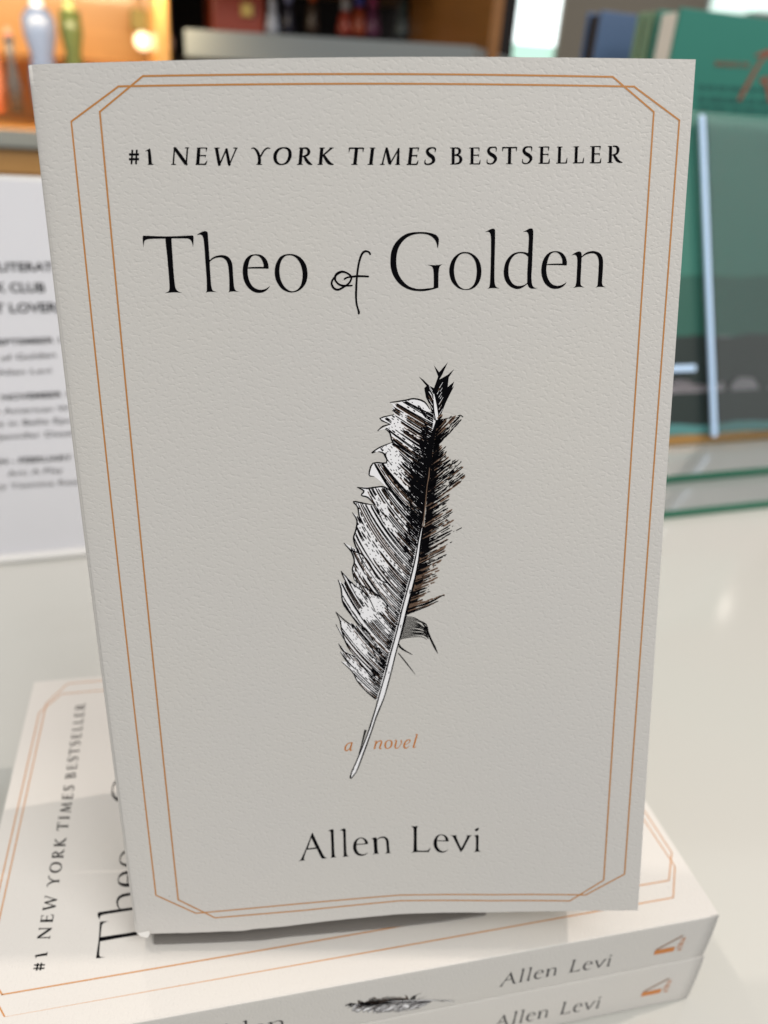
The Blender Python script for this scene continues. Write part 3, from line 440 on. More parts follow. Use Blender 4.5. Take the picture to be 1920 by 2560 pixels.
# ------------------------------------------------------------------ a paperback: covers with thickness, rounded spine, page block
HK = 0.34
def cover_sheet(name, surf, parent, w0, w1, outline, hinge=True, nu=48, nv=64, du=None):
    """outline(s, t) -> (u, v); outer face at depth w0, inner face at w1"""
    vs = []; uv = []; fs = []; fm = []
    for side, w in ((0, w0), (1, w1)):
        for j in range(nv + 1):
            for i in range(nu + 1):
                s_ = (i / nu)**1.35; u, v = outline(s_, j / nv)
                hh = (HK * max(0, 1 - u / 3.0)**2 - 0.10 * math.exp(-((u - 6.2) / 0.8)**2)) if hinge else 0
                vs.append(surf(u, v, w + (hh if w0 < w1 else -hh))); uv.append((u, v))
    N = (nu + 1) * (nv + 1); ix = lambda s_, i, j: s_ * N + j * (nu + 1) + i
    for j in range(nv):
        for i in range(nu):
            fs.append((ix(0, i, j), ix(0, i, j + 1), ix(0, i + 1, j + 1), ix(0, i + 1, j))); fm.append(0)
            fs.append((ix(1, i, j), ix(1, i + 1, j), ix(1, i + 1, j + 1), ix(1, i, j + 1))); fm.append(0)
    rim = [(i, 0) for i in range(nu + 1)] + [(nu, j) for j in range(1, nv + 1)] + [(i, nv) for i in range(nu - 1, -1, -1)]
    r0 = len(vs)
    for side in (0, 1):
        for i, j in rim: vs.append(vs[ix(side, i, j)]); uv.append(uv[ix(side, i, j)])
    nr = len(rim)
    for k in range(nr - 1): fs.append((r0 + k, r0 + k + 1, r0 + nr + k + 1, r0 + nr + k)); fm.append(1)
    o = mesh_obj(name, vs, fs, [M['cover'], M['edge']], parent, uvs=uv, fm=fm)
    for p_ in o.data.polygons: p_.use_smooth = p_.material_index == 0
    return o
def spine_sheet(surf, parent, T, left, nv=48, r=1.1, hin=0.34):
    prof = []
    for k in range(6):
        a = math.pi / 2 * k / 5; prof.append((-r * math.sin(a), hin + r * (1 - math.cos(a))))
    nseg = 8
    for k in range(1, nseg): w = r + hin + (T - 2 * (r + hin)) * k / nseg; prof.append((-r - 0.25 * math.sin(math.pi * k / nseg), w))
    for k in range(6):
        a = math.pi / 2 * (1 - k / 5); prof.append((-r * math.sin(a), T - hin - r * (1 - math.cos(a))))
    inner = [(u * 0.6 + 0.1, 0.4 + (w - 0.0) * (T - .8) / T) for u, w in prof]
    vs = []; uv = []; fs = []; fm = []; n = len(prof)
    for lay in (prof, inner):
        for j in range(nv + 1):
            uL, v = left(j / nv)
            for u, w in lay: vs.append(surf(uL + u, v, w)); uv.append((w, v))
    N = n * (nv + 1)
    for j in range(nv):
        for i in range(n - 1):
            a = j * n + i; fs.append((a, a + 1, a + n + 1, a + n)); fm.append(0)
            fs.append((N + a, N + a + n, N + a + n + 1, N + a + 1)); fm.append(0)
    for j in (0, nv):
        for i in range(n - 1):
            a = j * n + i; fs.append((a, N + a, N + a + 1, a + 1)); fm.append(1)
    o = mesh_obj('spine', vs, fs, [M['cover'], M['edge']], parent, uvs=uv, fm=fm)
    for p_ in o.data.polygons: p_.use_smooth = p_.material_index == 0
    return o
def page_block(surf, parent, T, u0, u1, v0, v1, nu=24, nv=28):
    vs = []; fs = []
    for w in (0.75, T - 0.75):
        for j in range(nv + 1):
            for i in range(nu + 1): vs.append(surf(u0 + (u1 - u0) * i / nu, v0 + (v1 - v0) * j / nv, w))
    N = (nu + 1) * (nv + 1); ix = lambda s_, i, j: s_ * N + j * (nu + 1) + i
    for j in range(nv):
        for i in range(nu):
            fs.append((ix(0, i, j), ix(0, i, j + 1), ix(0, i + 1, j + 1), ix(0, i + 1, j))); fs.append((ix(1, i, j), ix(1, i + 1, j), ix(1, i + 1, j + 1), ix(1, i, j + 1)))
    for i in range(nu):
        fs.append((ix(0, i, 0), ix(0, i + 1, 0), ix(1, i + 1, 0), ix(1, i, 0))); fs.append((ix(0, i, nv), ix(1, i, nv), ix(1, i + 1, nv), ix(0, i + 1, nv)))
    for j in range(nv):
        fs.append((ix(0, nu, j), ix(0, nu, j + 1), ix(1, nu, j + 1), ix(1, nu, j))); fs.append((ix(0, 0, j), ix(1, 0, j), ix(1, 0, j + 1), ix(0, 0, j + 1)))
    return mesh_obj('page_block', vs, fs, M['pages'], parent)
def print_cover(cov, surf, t1=None, t2=None):
    P_border.place('border_lines', surf, M['gold'], cov)
    P_banner.place('banner_lettering', surf, M['ink'], cov, t2)
    P_title.place('title_lettering', surf, M['ink'], cov, t1)
    P_feather.place('feather_drawing', surf, [M['ink'], M['white_ink'], M['brown_ink']], cov)
    P_novel.place('subtitle_lettering', surf, M['orange'], cov)
    P_author.place('author_lettering', surf, M['ink'], cov)

# the standing book: leaning back, its lower edge bowed
def sd(u, v):
    s_ = min(max(v / 213.0, 0), 1); W_ = 140.0
    return s_**2 * (BC[0] * math.sin(math.pi * u / W_) + BC[1] * math.sin(2 * math.pi * u / W_)) + BC[2] * math.sin(math.pi * u / W_) * (1 - s_) + BC[3] * math.sin(math.pi * s_) + BC[4] * math.sin(math.pi * s_) * (1 - 2 * u / W_)
bx_, by_, bz_ = Vector((BR[0], BR[3], BR[6])), Vector((BR[1], BR[4], BR[7])), Vector((BR[2], BR[5], BR[8]))
def surf_stand(u, v, w): return Vector(BT) + (bx_ * u + by_ * v + bz_ * (sd(u, v) + w)) / 1000
BOT = [(0, 218.4), (0.10, 219.2), (0.19, 219.66), (0.2, 219.95), (0.215, 219.5), (0.28, 219.33), (0.40, 218.4), (0.52, 217.87), (0.61, 218.25), (0.70, 218.8), (0.85, 218.75), (1, 218.5)]
def lerp_tab(tab, x):
    for a, b_ in zip(tab, tab[1:]):
        if x <= b_[0]: return a[1] + (b_[1] - a[1]) * (x - a[0]) / (b_[0] - a[0])
    return tab[-1][1]
rn = random.Random(3)
def out_stand(s_, t):
    u = (0.11 + (1.86 - 0.11) * t) * (1 - s_) + (140.34 + (142.04 - 140.34) * t) * s_
    vt = 1.95 + (1.38 - 1.95) * s_; vb = lerp_tab(BOT, s_) + 0.05 * math.sin(s_ * 190) * math.sin(s_ * 61)
    return u, vt * (1 - t) + vb * t
TS = 21.0
bk = empty('paperback_book', surf_stand(70, 219, TS), 'upright cream paperback standing on the pile, its whole front cover facing the viewer', 'book', 'copies of the same cream paperback')
cov = cover_sheet('front_cover', surf_stand, bk, 0, 0.38, out_stand)
print_cover(cov, surf_stand)
spine_sheet(surf_stand, bk, TS, lambda t: out_stand(0, t))
page_block(surf_stand, bk, TS, 1.0, 139.5, 2.8, 216.2)
cover_sheet('back_cover', surf_stand, bk, TS, TS - 0.38, lambda s_, t: (0.6 + 140.5 * s_, 1.8 + 215.8 * t), nu=20, nv=24)
# small torn flap of paper at the lower corner
fl = [surf_stand(1.6, 218.3, -0.1), surf_stand(5.0, 217.4, -0.5), surf_stand(5.3, 218.1, -0.7), surf_stand(4.6, 219.4, -0.6), surf_stand(3.0, 219.2, -0.4)]
fl2 = [p_ + bz_ * 0.00015 for p_ in fl]
mesh_obj('torn_flap', fl + fl2, [(0, 1, 2, 3, 4), (9, 8, 7, 6, 5)] + [(i, (i + 1) % 5 + 0, (i + 1) % 5 + 5, i + 5) for i in range(5)], M['edge'], cov)

# the two lying books, spines to the viewer
ZT = 0.0
def lying(dv, top, du=0.0, yaw=0.0):
    c_, s_ = math.cos(yaw), math.sin(yaw)
    def f(u, v, w):
        x, y = v + dv - 110, u + du
        return Vector(((x * c_ - y * s_ + 110) / 1000, (x * s_ + y * c_) / 1000, top - w / 1000))
    return f
def lying_book(surf, T, label, top):
    global HK
    HK = 0.10
    b_ = empty('paperback_book', surf(70, 108, T), label, 'book', 'copies of the same cream paperback')
    cv = cover_sheet('front_cover', surf, b_, 0, 0.38, lambda s_, t: (0.3 + 140.2 * s_, 0.6 + 216.6 * t), nu=40, nv=50)
    if top: print_cover(cv, surf, lambda u, v: (u - 1.0, v - 1.9), lambda u, v: (u - 0.3, v - 0.7))
    else: P_border.place('border_lines', surf, M['gold'], cv)
    sp_ = spine_sheet(surf, b_, T, lambda t: (0.3, 0.6 + 216.6 * t), r=0.45, hin=0.10)
    page_block(surf, b_, T, 1.0, 139.2, 1.6, 216.0)
    cover_sheet('back_cover', surf, b_, T, T - 0.38, lambda s_, t: (0.3 + 140.2 * s_, 0.6 + 216.6 * t), nu=16, nv=20)
    # marks on the spine: (v, w) plane in front of the spine face
    def ss(v, w, z): return surf(0.3 - 0.45 - 0.26 + z, v, w)
    k = T / 20.7
    # author: cover mm -> spine mm
    au = [q for q in P_author.v]; u0 = min(q[0] for q in au); u1 = max(q[0] for q in au); v1 = max(q[1] for q in au); v0 = min(q[1] for q in au)
    f1 = 36.4 / (u1 - u0)
    P_author.place('author_lettering', ss, M['ink_grey'], sp_, lambda u, v: (147.0 + (u - u0) * f1, (14.9 + (v - 197.6) * f1) * k))
    # feather laid along the spine, crown to the left
    a0 = FM(1240, 100); a1 = FM(362, 4020); d0 = Vector((a1[0] - a0[0], a1[1] - a0[1])); d1 = Vector((133.5 - 100.3, (18.0 - 9.4) * k)); 
    sc = d1.length / d0.length; an = math.atan2(d1.y, d1.x) - math.atan2(d0.y, d0.x)
    def ftf(u, v):
        x, y = u - a0[0], v - a0[1]; return (100.3 + sc * (x * math.cos(an) - y * math.sin(an)), 9.4 * k + sc * (x * math.sin(an) + y * math.cos(an)))
    P_feather.place('feather_drawing', ss, [M['ink'], M['white_ink'], M['brown_ink']], sp_, ftf)
    ti = P_title.v; tu1 = max(q[0] for q in ti); tu0 = min(q[0] for q in ti); f2 = 62.0 / (tu1 - tu0)
    tb = 61.35 + 11.0
    vb = sorted(q[1] for q in ti)[int(len(ti) * .93)]
    P_title.place('title_lettering', ss, M['ink_grey'], sp_, lambda u, v: (84.0 + (u - tu1) * f2, (15.2 + (v - TB) * f2) * k))
    # publisher's triangular mark with small lettering
    e = Print(); Z = 13.9 * k
    e.poly([[(198.0, Z + .1), (205.0, Z + .1), (205.0, Z - 2.2), (198.0, Z - 2.2)]], 0.04)
    e.ribbon([(198.4, Z - 2.4, .6), (206.4, Z - 7.2, .45)], 0.04, 1, 1); e.ribbon([(198.2, Z - 2.7, .12), (206.2, Z - 7.4, .12)], 0.045, 0, 1)
    LT = {'A': [[(0, 1), (.4, 0), (.8, 1)], [(.15, .65), (.65, .65)]], 'T': [[(0, 0), (.8, 0)], [(.4, 0), (.4, 1)]], 'R': [[(0, 1), (0, 0)], [(0, 0), (.6, .1), (.6, .45), (0, .5)], [(.25, .5), (.7, 1)]], 'I': [[(.2, 0), (.2, 1)]]}
    zz = 0
    for ch in 'ATRIA':
        for st in LT[ch]:
            e.ribbon([(205.9 + 1.8 * y_, Z + .3 - zz - x_ * 1.2, .34) for x_, y_ in st], 0.045, 0, 1)
        zz += 1.5 if ch != 'I' else 0.85
    e.place('publisher_emblem', ss, [M['orange'], M['brown_ink']], sp_)
    return b_
TB = max(float(t.split(',')[1].rstrip('c')) for t in TITLE[0][0].split())
T1, T2 = 20.7, 22.4
ZC = -(T1 + T2 + 0.95) / 1000
lying_book(lying(0, 0.0), T1, 'upper cream paperback lying flat in the pile, partly hidden by the standing one', True)
lying_book(lying(1.4, -(T1 + 0.8) / 1000, du=0.3), T2, 'cream paperback lying flat at the bottom of the pile, directly on the glossy counter', False)

# added unseen easel behind the standing book; side panels sized to shade the pile
M['acrylic'] = mat('clear_acrylic', (0.93, 0.97, 0.98), 0.04, 0.5, Transmission_Weight=1.0, IOR=1.49)
M['smoke'] = mat('white_acrylic', (0.75, 0.75, 0.74), 0.25, 0.5)
es = empty('added_easel', (0.105, 0.065, 0.0), 'added grey easel hidden behind the standing paperback to cast shade, with a dark shade strip under it', 'book stand')
b0 = [surf_stand(u, v, TS + .8) for u, v in ((25, 150), (115, 150), (115, 216), (25, 216))]
mb = MB(); mb.hexa([b0[3], b0[2], b0[2] + bz_ * .003, b0[3] + bz_ * .003, b0[0], b0[1], b0[1] + bz_ * .003, b0[0] + bz_ * .003]); mb.build('added_rest_plate', M['smoke'], es, 0.0008)
for x_ in (.050, .128):
    ya = surf_stand(70, 205, TS + 4).y + (.006 if x_ < .1 else -.006)
    mb = MB(); mb.hexa([(x_, ya + .002, .0004), (x_ + .002, ya + .002, .0004), (x_ + .002, .079, .0004), (x_, .079, .0004), (x_, ya + .016, .075), (x_ + .002, ya + .016, .075), (x_ + .002, .0785, .075), (x_, .0785, .075)])
    mb.build('shadow_panel', M['smoke'], es)  # added to throw the shadow band across the pile
q0, q1 = surf_stand(30, 216.5, 12), surf_stand(112, 216.5, 12)
for q in (surf_stand(45, 217.2, 14), surf_stand(100, 217.2, 14)):
    MB().box((q.x - .003, q.y - .003, 0.0013), (.006, 0, 0), (0, .014, 0), (0, 0, q.z - 0.0022)).build('added_easel_foot', M['smoke'], es)
M['shade_grey'] = mat('dark_grey_shade', (0.20, 0.19, 0.18), 0.95, 0.1)  # shade under the standing book, laid on the pile as a dark strip
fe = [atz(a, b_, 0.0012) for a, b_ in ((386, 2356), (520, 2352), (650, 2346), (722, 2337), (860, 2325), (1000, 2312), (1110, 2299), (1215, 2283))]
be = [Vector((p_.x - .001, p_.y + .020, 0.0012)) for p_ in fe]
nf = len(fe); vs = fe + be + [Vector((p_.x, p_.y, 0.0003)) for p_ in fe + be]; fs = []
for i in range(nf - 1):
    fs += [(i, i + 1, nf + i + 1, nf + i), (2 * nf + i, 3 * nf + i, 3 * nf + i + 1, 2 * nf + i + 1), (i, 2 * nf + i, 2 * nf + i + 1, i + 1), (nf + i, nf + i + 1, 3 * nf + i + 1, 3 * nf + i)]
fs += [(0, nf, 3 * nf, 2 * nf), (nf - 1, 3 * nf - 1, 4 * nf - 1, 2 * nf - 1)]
mesh_obj('shade_strip', vs, fs, M['shade_grey'], es)
# ------------------------------------------------------------------ the counter and what stands on it behind the books
ax = Vector((0.9955, 0.0950, 0)); bxv = Vector((-0.0950, 0.9955, 0)); up = Vector((0, 0, 1))
er = Vector((0.9747, -0.2237, 0)); ef = Vector((0.2237, 0.9747, 0))
def bgp(x, y, D):
    d = ray(x, y); return Vector(CL) + d * (D / d.dot(ef))
mb = MB(); c0 = Vector((0.1, -0.055, ZC)) - ax * 0.9 - up * 0.03
mb.box(c0, ax * 2.1, bxv * 0.78, up * 0.03)
tag(mb.build('counter_top', M['counter'], None, 0.002), kind='structure')
# --- sign holder with a printed schedule
M['sheet'] = mat('white_sign_paper', (0.70, 0.71, 0.76), 0.35, 0.5)
M['edge_glint'] = mat('painted_edge_glint', (0.50, 0.68, 0.92), 0.25, 0.5, Subsurface_Weight=0.3, Subsurface_Radius=(0.02, 0.02, 0.02))  # opaque pale blue stands in for light caught in the clear edge
p0 = atz(0, 1400, ZC); p1 = atz(225, 1378, ZC); pe = (p1 - p0).normalized(); pb = Vector((-pe.y, pe.x, 0))
lean = R(7); pu = (up * math.cos(lean) + pb * math.sin(lean)); pn = pe.cross(pu)   # pn faces away from viewer
if pn.dot(pb) < 0: pn = -pn
sh = empty('sign_holder', p0 + pe * 0.03 + pb * 0.01, 'white printed schedule in a clear upright sign holder, left of the standing paperback', 'sign')
ph = (atplane(0, 458, p0, pn) - p0).dot(pu)
org = p0 + up * 0.0035
mb = MB(); mb.box(org - pe * 0.062, pe * 0.140, pn * 0.0012, pu * (ph - 0.002)); pg = mb.build('sign_paper', M['sheet'], sh)
mb = MB(); mb.box(org - pe * 0.0635 + pn * 0.0014, pe * 0.143, pn * 0.002, pu * (ph + 0.0005)); mb.build('back_panel', M['smoke'], sh)
mb = MB(); mb.box(p0 - pe * 0.0635 - pb * 0.006 + up * 0.0003, pe * 0.143, pb * 0.06, up * 0.003); mb.build('base_plate', M['smoke'], sh, 0.0006)
M['grey_text'] = mat('sign_print_black', (0.03, 0.03, 0.035), 0.5, 0.3)
def text_geo(s_, bold=0.0, shear=0.0):
    cu = bpy.data.curves.new('t', 'FONT'); cu.body = s_; cu.size = 1.0; cu.offset = bold; cu.resolution_u = 3
    o = bpy.data.objects.new('t', cu); COL.objects.link(o); dg = bpy.context.evaluated_depsgraph_get(); dg.update()
    me = bpy.data.meshes.new_from_object(o.evaluated_get(dg)); vs = [v.co.copy() for v in me.vertices]; fs = [tuple(p.vertices) for p in me.polygons]
    bpy.data.objects.remove(o); bpy.data.meshes.remove(me)
    return vs, fs
def text_on(s_, pa, pb_, h, nrm, parent, name, m, bold=0.0, prefix='', lift=0.0004, upv=None):
    """text from world point pa to pb_ along the baseline, capitals h high"""
    d = (pb_ - pa); e = d.normalized(); u_ = nrm.cross(e); u_ = u_ if u_.dot(upv or up) > 0 else -u_
    vs, fs = text_geo(s_, bold); x1 = max(v.x for v in vs); x0 = min(v.x for v in vs); k = d.length / (x1 - x0); off = 0
    if prefix:
        vp, fp_ = text_geo(prefix + s_, bold); xx1 = max(v.x for v in vp); vs, fs = vp, fp_; off = xx1 - x1
    hk = h / 0.73
    w = [pa + e * ((v.x - off - x0) * k) + u_ * (v.y * hk) - nrm * lift for v in vs]
    return mesh_obj(name, w, fs, m, parent)
for (s_, pre, xa, xb, ya, yb, hp, bo) in (
        ('LITERAT', '', -3, 134, 678, 677, 22, .022), ('K CLUB', 'BOO', -8, 114, 730, 730, 24, .022), ('T LOVERS', 'AR', -12, 160, 782, 779, 24, .022),
        ('EPTEMBER 1', 'S', -2, 152, 862, 856, 14, .022), ('of Golden', 'Theo ', 3, 140, 902, 893, 15, .0), ('Allen Levi', '', -6, 129, 938, 932, 14, .0),
        ('NOVEMBER 1', '', 6, 172, 1000, 991, 14, .022), ('American W', 'The ', 10, 176, 1034, 1026, 14, .0), ('e in Belle Epo', '', -4, 184, 1066, 1056, 14, .0), ('Jennifer Dasal', '', -6, 184, 1099, 1088, 14, .0),
        ('N - FEBRUARY 1', 'JA', 0, 196, 1160, 1148, 13, .022), ('Art: A Play', '', 20, 158, 1190, 1180, 13, .0), ('y Yasmina Reza', 'b', 3, 206, 1222, 1209, 13, .0)):
    A = atplane(xa, ya, org - pn * 0.0002, pn); B = atplane(xb, yb, org - pn * 0.0002, pn)
    hh = (atplane(xa, ya - hp, org, pn) - atplane(xa, ya, org, pn)).length
    text_on(s_, A, B, hh, pn, pg, 'sign_lettering', M['grey_text'], bo, pre, 0.0002)

# --- stepped glass riser
M['riser'] = mat('white_backed_glass', (0.27, 0.285, 0.28), 0.25, 0.5, Coat_Weight=1.0, Coat_Roughness=0.05)
M['green_edge'] = mat('glass_green_edge', (0.015, 0.13, 0.075), 0.2, 0.5)
M['seam'] = mat('dark_seam', (0.10, 0.09, 0.075), 0.6)
rs = empty('glass_riser', (0.45, 0.40, ZC), 'two stepped white glass plates with green edges, right of the standing paperback', 'display riser')
r0 = atz(1661, 1298, ZC); r1 = atz(1670, 1209, ZC + 0.0065); 
for q, dz, nm in ((r0, 0.0, 'lower_plate'), (r1, 0.0065, 'upper_plate')):
    o = Vector((q.x, q.y, ZC + dz + 0.0003)) - ax * 0.12
    mb = MB(); mb.box(o + bxv * .0012, ax * 0.62, bxv * 0.32, up * 0.0060); pl = mb.build(nm, M['riser'], rs)
    mb = MB(); mb.box(o - bxv * 0.0002, ax * 0.62, bxv * 0.0014, up * 0.0060); mb.build('green_edge', M['green_edge'], pl)
ZP = ZC + 0.0132
# --- leaning green book in a clear easel
g0 = atz(1672, 1116, ZP); th = R(25); gu = up * math.cos(th) + bxv * math.sin(th); gn = (bxv * math.cos(th) - up * math.sin(th))
gh = (atplane(1800, 284, g0, gn) - g0).dot(gu)
M['green_cover'] = mat('dark_green_cover', (0.028, 0.150, 0.115), 0.35, 0.5)
M['art_grey'] = mat('picture_grey_lilac', (0.22, 0.22, 0.26), 0.4); M['art_dark'] = mat('picture_black_green', (0.008, 0.018, 0.016), 0.4)
M['art_teal'] = mat('picture_teal', (0.06, 0.2, 0.2), 0.4); M['art_ochre'] = mat('picture_ochre', (0.28, 0.15, 0.035), 0.4); M['art_lilac'] = mat('picture_pale_band', (0.33, 0.31, 0.34), 0.4)
gb = empty('hardback_book', g0 + ax * .1, 'green hardback leaning back in a clear easel, dark picture band along its foot', 'book')
go = g0 - ax * 0.055
mb = MB(); mb.box(go + gn * 0.0, ax * 0.23, gn * 0.003, gu * gh); gc = mb.build('front_cover', M['green_cover'], gb, 0.0006)
mb = MB(); mb.box(go + gn * 0.0031 + gu * .003 + ax * .002, ax * 0.224, gn * 0.012, gu * (gh - .006)); mb.build('page_block', M['pages'], gb)
mb = MB(); mb.box(go + gn * 0.0152, ax * 0.23, gn * 0.003, gu * gh); mb.build('back_cover', M['green_cover'], gb, 0.0006)
def gy(y): return (atplane(1700, y, go, gn) - go).dot(gu)
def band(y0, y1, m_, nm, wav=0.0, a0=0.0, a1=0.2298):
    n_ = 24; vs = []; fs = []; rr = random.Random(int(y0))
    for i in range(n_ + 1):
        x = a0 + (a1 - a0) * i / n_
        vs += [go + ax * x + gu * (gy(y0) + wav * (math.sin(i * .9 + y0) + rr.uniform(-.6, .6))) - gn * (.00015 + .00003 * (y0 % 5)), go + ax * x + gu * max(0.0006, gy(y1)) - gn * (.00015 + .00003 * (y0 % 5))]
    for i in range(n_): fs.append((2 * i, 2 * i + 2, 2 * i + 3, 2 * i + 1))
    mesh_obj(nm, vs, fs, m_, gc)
band(842, 1112, M['art_dark'], 'cover_picture', .001)
band(846, 924, M['art_grey'], 'picture_band', .002); band(957, 983, M['art_lilac'], 'picture_band', .003); band(1064, 1088, M['art_teal'], 'picture_band', .001); band(1089, 1113, M['art_ochre'], 'picture_band', .0008)
band(690, 842, mat('cover_deep_green', (0.012, 0.085, 0.062), 0.4), 'cover_foot_green', .0008)  # deeper green band across the lower cover
ea = empty('clear_easel', g0 + ax * .12 + up * .0, 'clear acrylic easel with a pale blue painted edge glint, holding the leaning green hardback', 'book stand')
e0 = atz(1752, 1096, ZP); eo = e0 - gn * 0.0; eo = e0
gap = (g0 - e0).dot(gn)
fo = e0 if gap > 0.002 else e0 - gn * (0.0045 - gap)
eh = (atplane(1741, 292, fo, gn) - fo).dot(gu)
fo = fo + up * .0006
mb = MB(); mb.box(fo - gn * 0.0030 + ax * 0.0035, ax * 0.16, gn * 0.0025, gu * eh); mb.build('front_sheet', M['acrylic'], ea)
mb = MB(); mb.box(fo - gn * 0.0040 - ax * 0.0030, ax * 0.0050, gn * 0.0035, gu * eh); mb.build('edge_glint_strip', M['edge_glint'], ea, 0.0012)
lp = atplane(1741, 928, fo, gn)
mb = MB(); mb.box(lp - ax * 0.075 - gn * .003, ax * 0.072, gn * 0.0025, gu * 0.0052); mb.build('side_bar', M['edge_glint'], ea)
mb = MB(); mb.box(fo - ax * .003 + gn * .024 , ax * 0.16, gn * .002, gu * eh * .5); mb.build('back_sheet', M['acrylic'], ea)
# --- upright books behind
M['teal_cover'] = mat('teal_cover', (0.030, 0.190, 0.150), 0.4, 0.4); M['teal_dark'] = mat('deep_teal_print', (0.010, 0.100, 0.085), 0.4); M['rust'] = mat('rust_print', (0.24, 0.07, 0.04), 0.5)
M['sage'] = mat('sage_cover', (0.15, 0.25, 0.15), 0.5); M['blue_cover'] = mat('slate_blue_cover', (0.075, 0.13, 0.24), 0.45)
M['dark_in'] = mat('dark_interior', (0.015, 0.010, 0.010), 0.8)
M['cream_pages'] = mat('cream_pages', (0.72, 0.66, 0.58), 0.8)
DT = 0.80
def stand_book(xpx, ytop, D, width, t_front, t_pages, mc, label, pm='cream_pages'):
    q = bgp(xpx, ytop, D); base = Vector((q.x, q.y, ZP if D < .78 else ZC)); h = q.z - base.z
    e_ = empty('hardback_book', base + ax * width / 2 + bxv * .01, label, 'book')
    mb = MB(); mb.box(base, ax * width, bxv * t_front, up * h); fc = mb.build('front_cover', mc, e_, 0.0008)
    mb = MB(); mb.box(base + bxv * (t_front + .0001) + ax * .003 + up * .003, ax * (width - .006), bxv * t_pages, up * (h - .006)); mb.build('page_block', M[pm], e_)
    mb = MB(); mb.box(base + bxv * (t_front + t_pages + .0002), ax * width, bxv * t_front, up * h); mb.build('back_cover', mc, e_, 0.0008)
    return e_, fc, base, h
te, tf_, tb, thh = stand_book(1704, 18, DT, 0.26, 0.004, 0.026, M['teal_cover'], 'tall teal hardback standing behind the leaning green one, rust lettering on its cover')
def tp(x, y): return atplane(x, y, tb - bxv * .0003, bxv)
text_on('MAISON DE', tp(1787, 165), tp(1872, 169), (tp(1787, 152) - tp(1787, 165)).length, bxv, tf_, 'cover_lettering', M['rust'], .015)
pr = Print()
pr.ribbon([(60, 8, 3), (40, 20, 7), (22, 60, 10), (8, 95, 9)]); pr.ribbon([(20, 14, 3), (45, 6, 9), (75, 2, 11), (100, 8, 8), (104, 26, 10), (80, 46, 6), (50, 54, 5), (70, 62, 9), (92, 90, 12), (112, 88, 4)])
k_ = (tp(1920, 150) - tp(1870, 150)).length / 50
o_ = tp(1872, 118)
mesh_obj('cover_initial', [o_ + ax * (x * k_) - up * (y * k_) - bxv * (.0002) for x, y, z in pr.v], pr.f, M['rust'], tf_)
for (ya, yb) in ((224, 212), (255, 240), (276, 264)):
    rr = random.Random(ya); x = 1745
    mbt = []
    while x < 2010:
        w_ = rr.uniform(16, 46); a = tp(x, ya + (x - 1745) * .05); b_ = tp(x + w_, ya + (x + w_ - 1745) * .05); hgt = (tp(x, yb) - tp(x, ya)).length
        n0 = len(mbt); mbt += [a, b_, b_ + up * hgt, a + up * hgt]; x += w_ + rr.uniform(4, 9)
    mesh_obj('small_print', mbt, [tuple(range(i, i + 4)) for i in range(0, len(mbt), 4)], M['teal_dark'], tf_)
stand_book(1634, 28, DT + .035, 0.24, 0.010, 0.004, M['sage'], 'pale sage green hardback standing behind the tall teal one')
stand_book(1506, 26, DT + .10, 0.15, 0.004, 0.02, M['blue_cover'], 'slate blue hardback standing upright, leftmost of the books behind the riser', 'dark_in')

# ------------------------------------------------------------------ shop fittings beyond the counter (all far out of focus)
def bgq(x, y, D):
    d = ray(x, y); return Vector(CL) + d * (D / d.dot(bxv))
A2 = Vector((0.8387, -0.5446, 0)); B2 = Vector((0.5446, 0.8387, 0))
def boxpx(x0, y0, x1, y1, D, dep, name, m_, parent=None, bevel=0, ang=False):
    # y0, y1 are read at the left end x0; the box is square to the room
    p = bgq(x0, y1, D)
    if ang:
        d = ray(x1, y1); t_ = (p - Vector(CL)).dot(B2) / d.dot(B2); w_ = (Vector(CL) + d * t_ - p).dot(A2); h_ = bgq(x0, y0, D).z - p.z
        mb = MB(); mb.box(p, A2 * w_, B2 * dep, up * h_); return mb.build(name, m_, parent, bevel)
    w_ = (bgq(x1, y1 + .057 * (x1 - x0), D) - p).dot(ax); h_ = bgq(x0, y0, D).z - p.z
    mb = MB(); mb.box(p, ax * w_, bxv * dep, up * h_); return mb.build(name, m_, parent, bevel)
def wood(name, c1, c2, rough=0.35):
    m_ = mat(name, c1, rough, 0.5, Coat_Weight=0.4, Coat_Roughness=0.1); n, l, b = nodes(m_)
    t = n.new('ShaderNodeTexCoord'); mp_ = n.new('ShaderNodeMapping'); l.new(t.outputs['Object'], mp_.inputs[0]); mp_.inputs['Scale'].default_value = (1.2, 1.2, 14)
    nz = n.new('ShaderNodeTexNoise'); nz.inputs['Scale'].default_value = 5; nz.inputs['Detail'].default_value = 5; l.new(mp_.outputs[0], nz.inputs['Vector'])
    mx = n.new('ShaderNodeMix'); mx.data_type = 'RGBA'; l.new(nz.outputs['Fac'], mx.inputs['Factor']); mx.inputs['A'].default_value = (*c1, 1); mx.inputs['B'].default_value = (*c2, 1); l.new(mx.outputs['Result'], b.inputs['Base Color'])
    return m_
M['wood'] = wood('honey_wood', (0.78, 0.42, 0.14), (0.58, 0.28, 0.07)); M['wood_d'] = wood('brown_wood', (0.36, 0.15, 0.035), (0.26, 0.10, 0.02))
M['taupe'] = mat('taupe_wall_paint', (0.26, 0.225, 0.18), 0.8)
M['shelf_w'] = mat('grey_white_shelf', (0.27, 0.29, 0.29), 0.4); M['ceil'] = mat('pale_grey_soffit', (0.35, 0.36, 0.36), 0.7)
D0 = 1.45
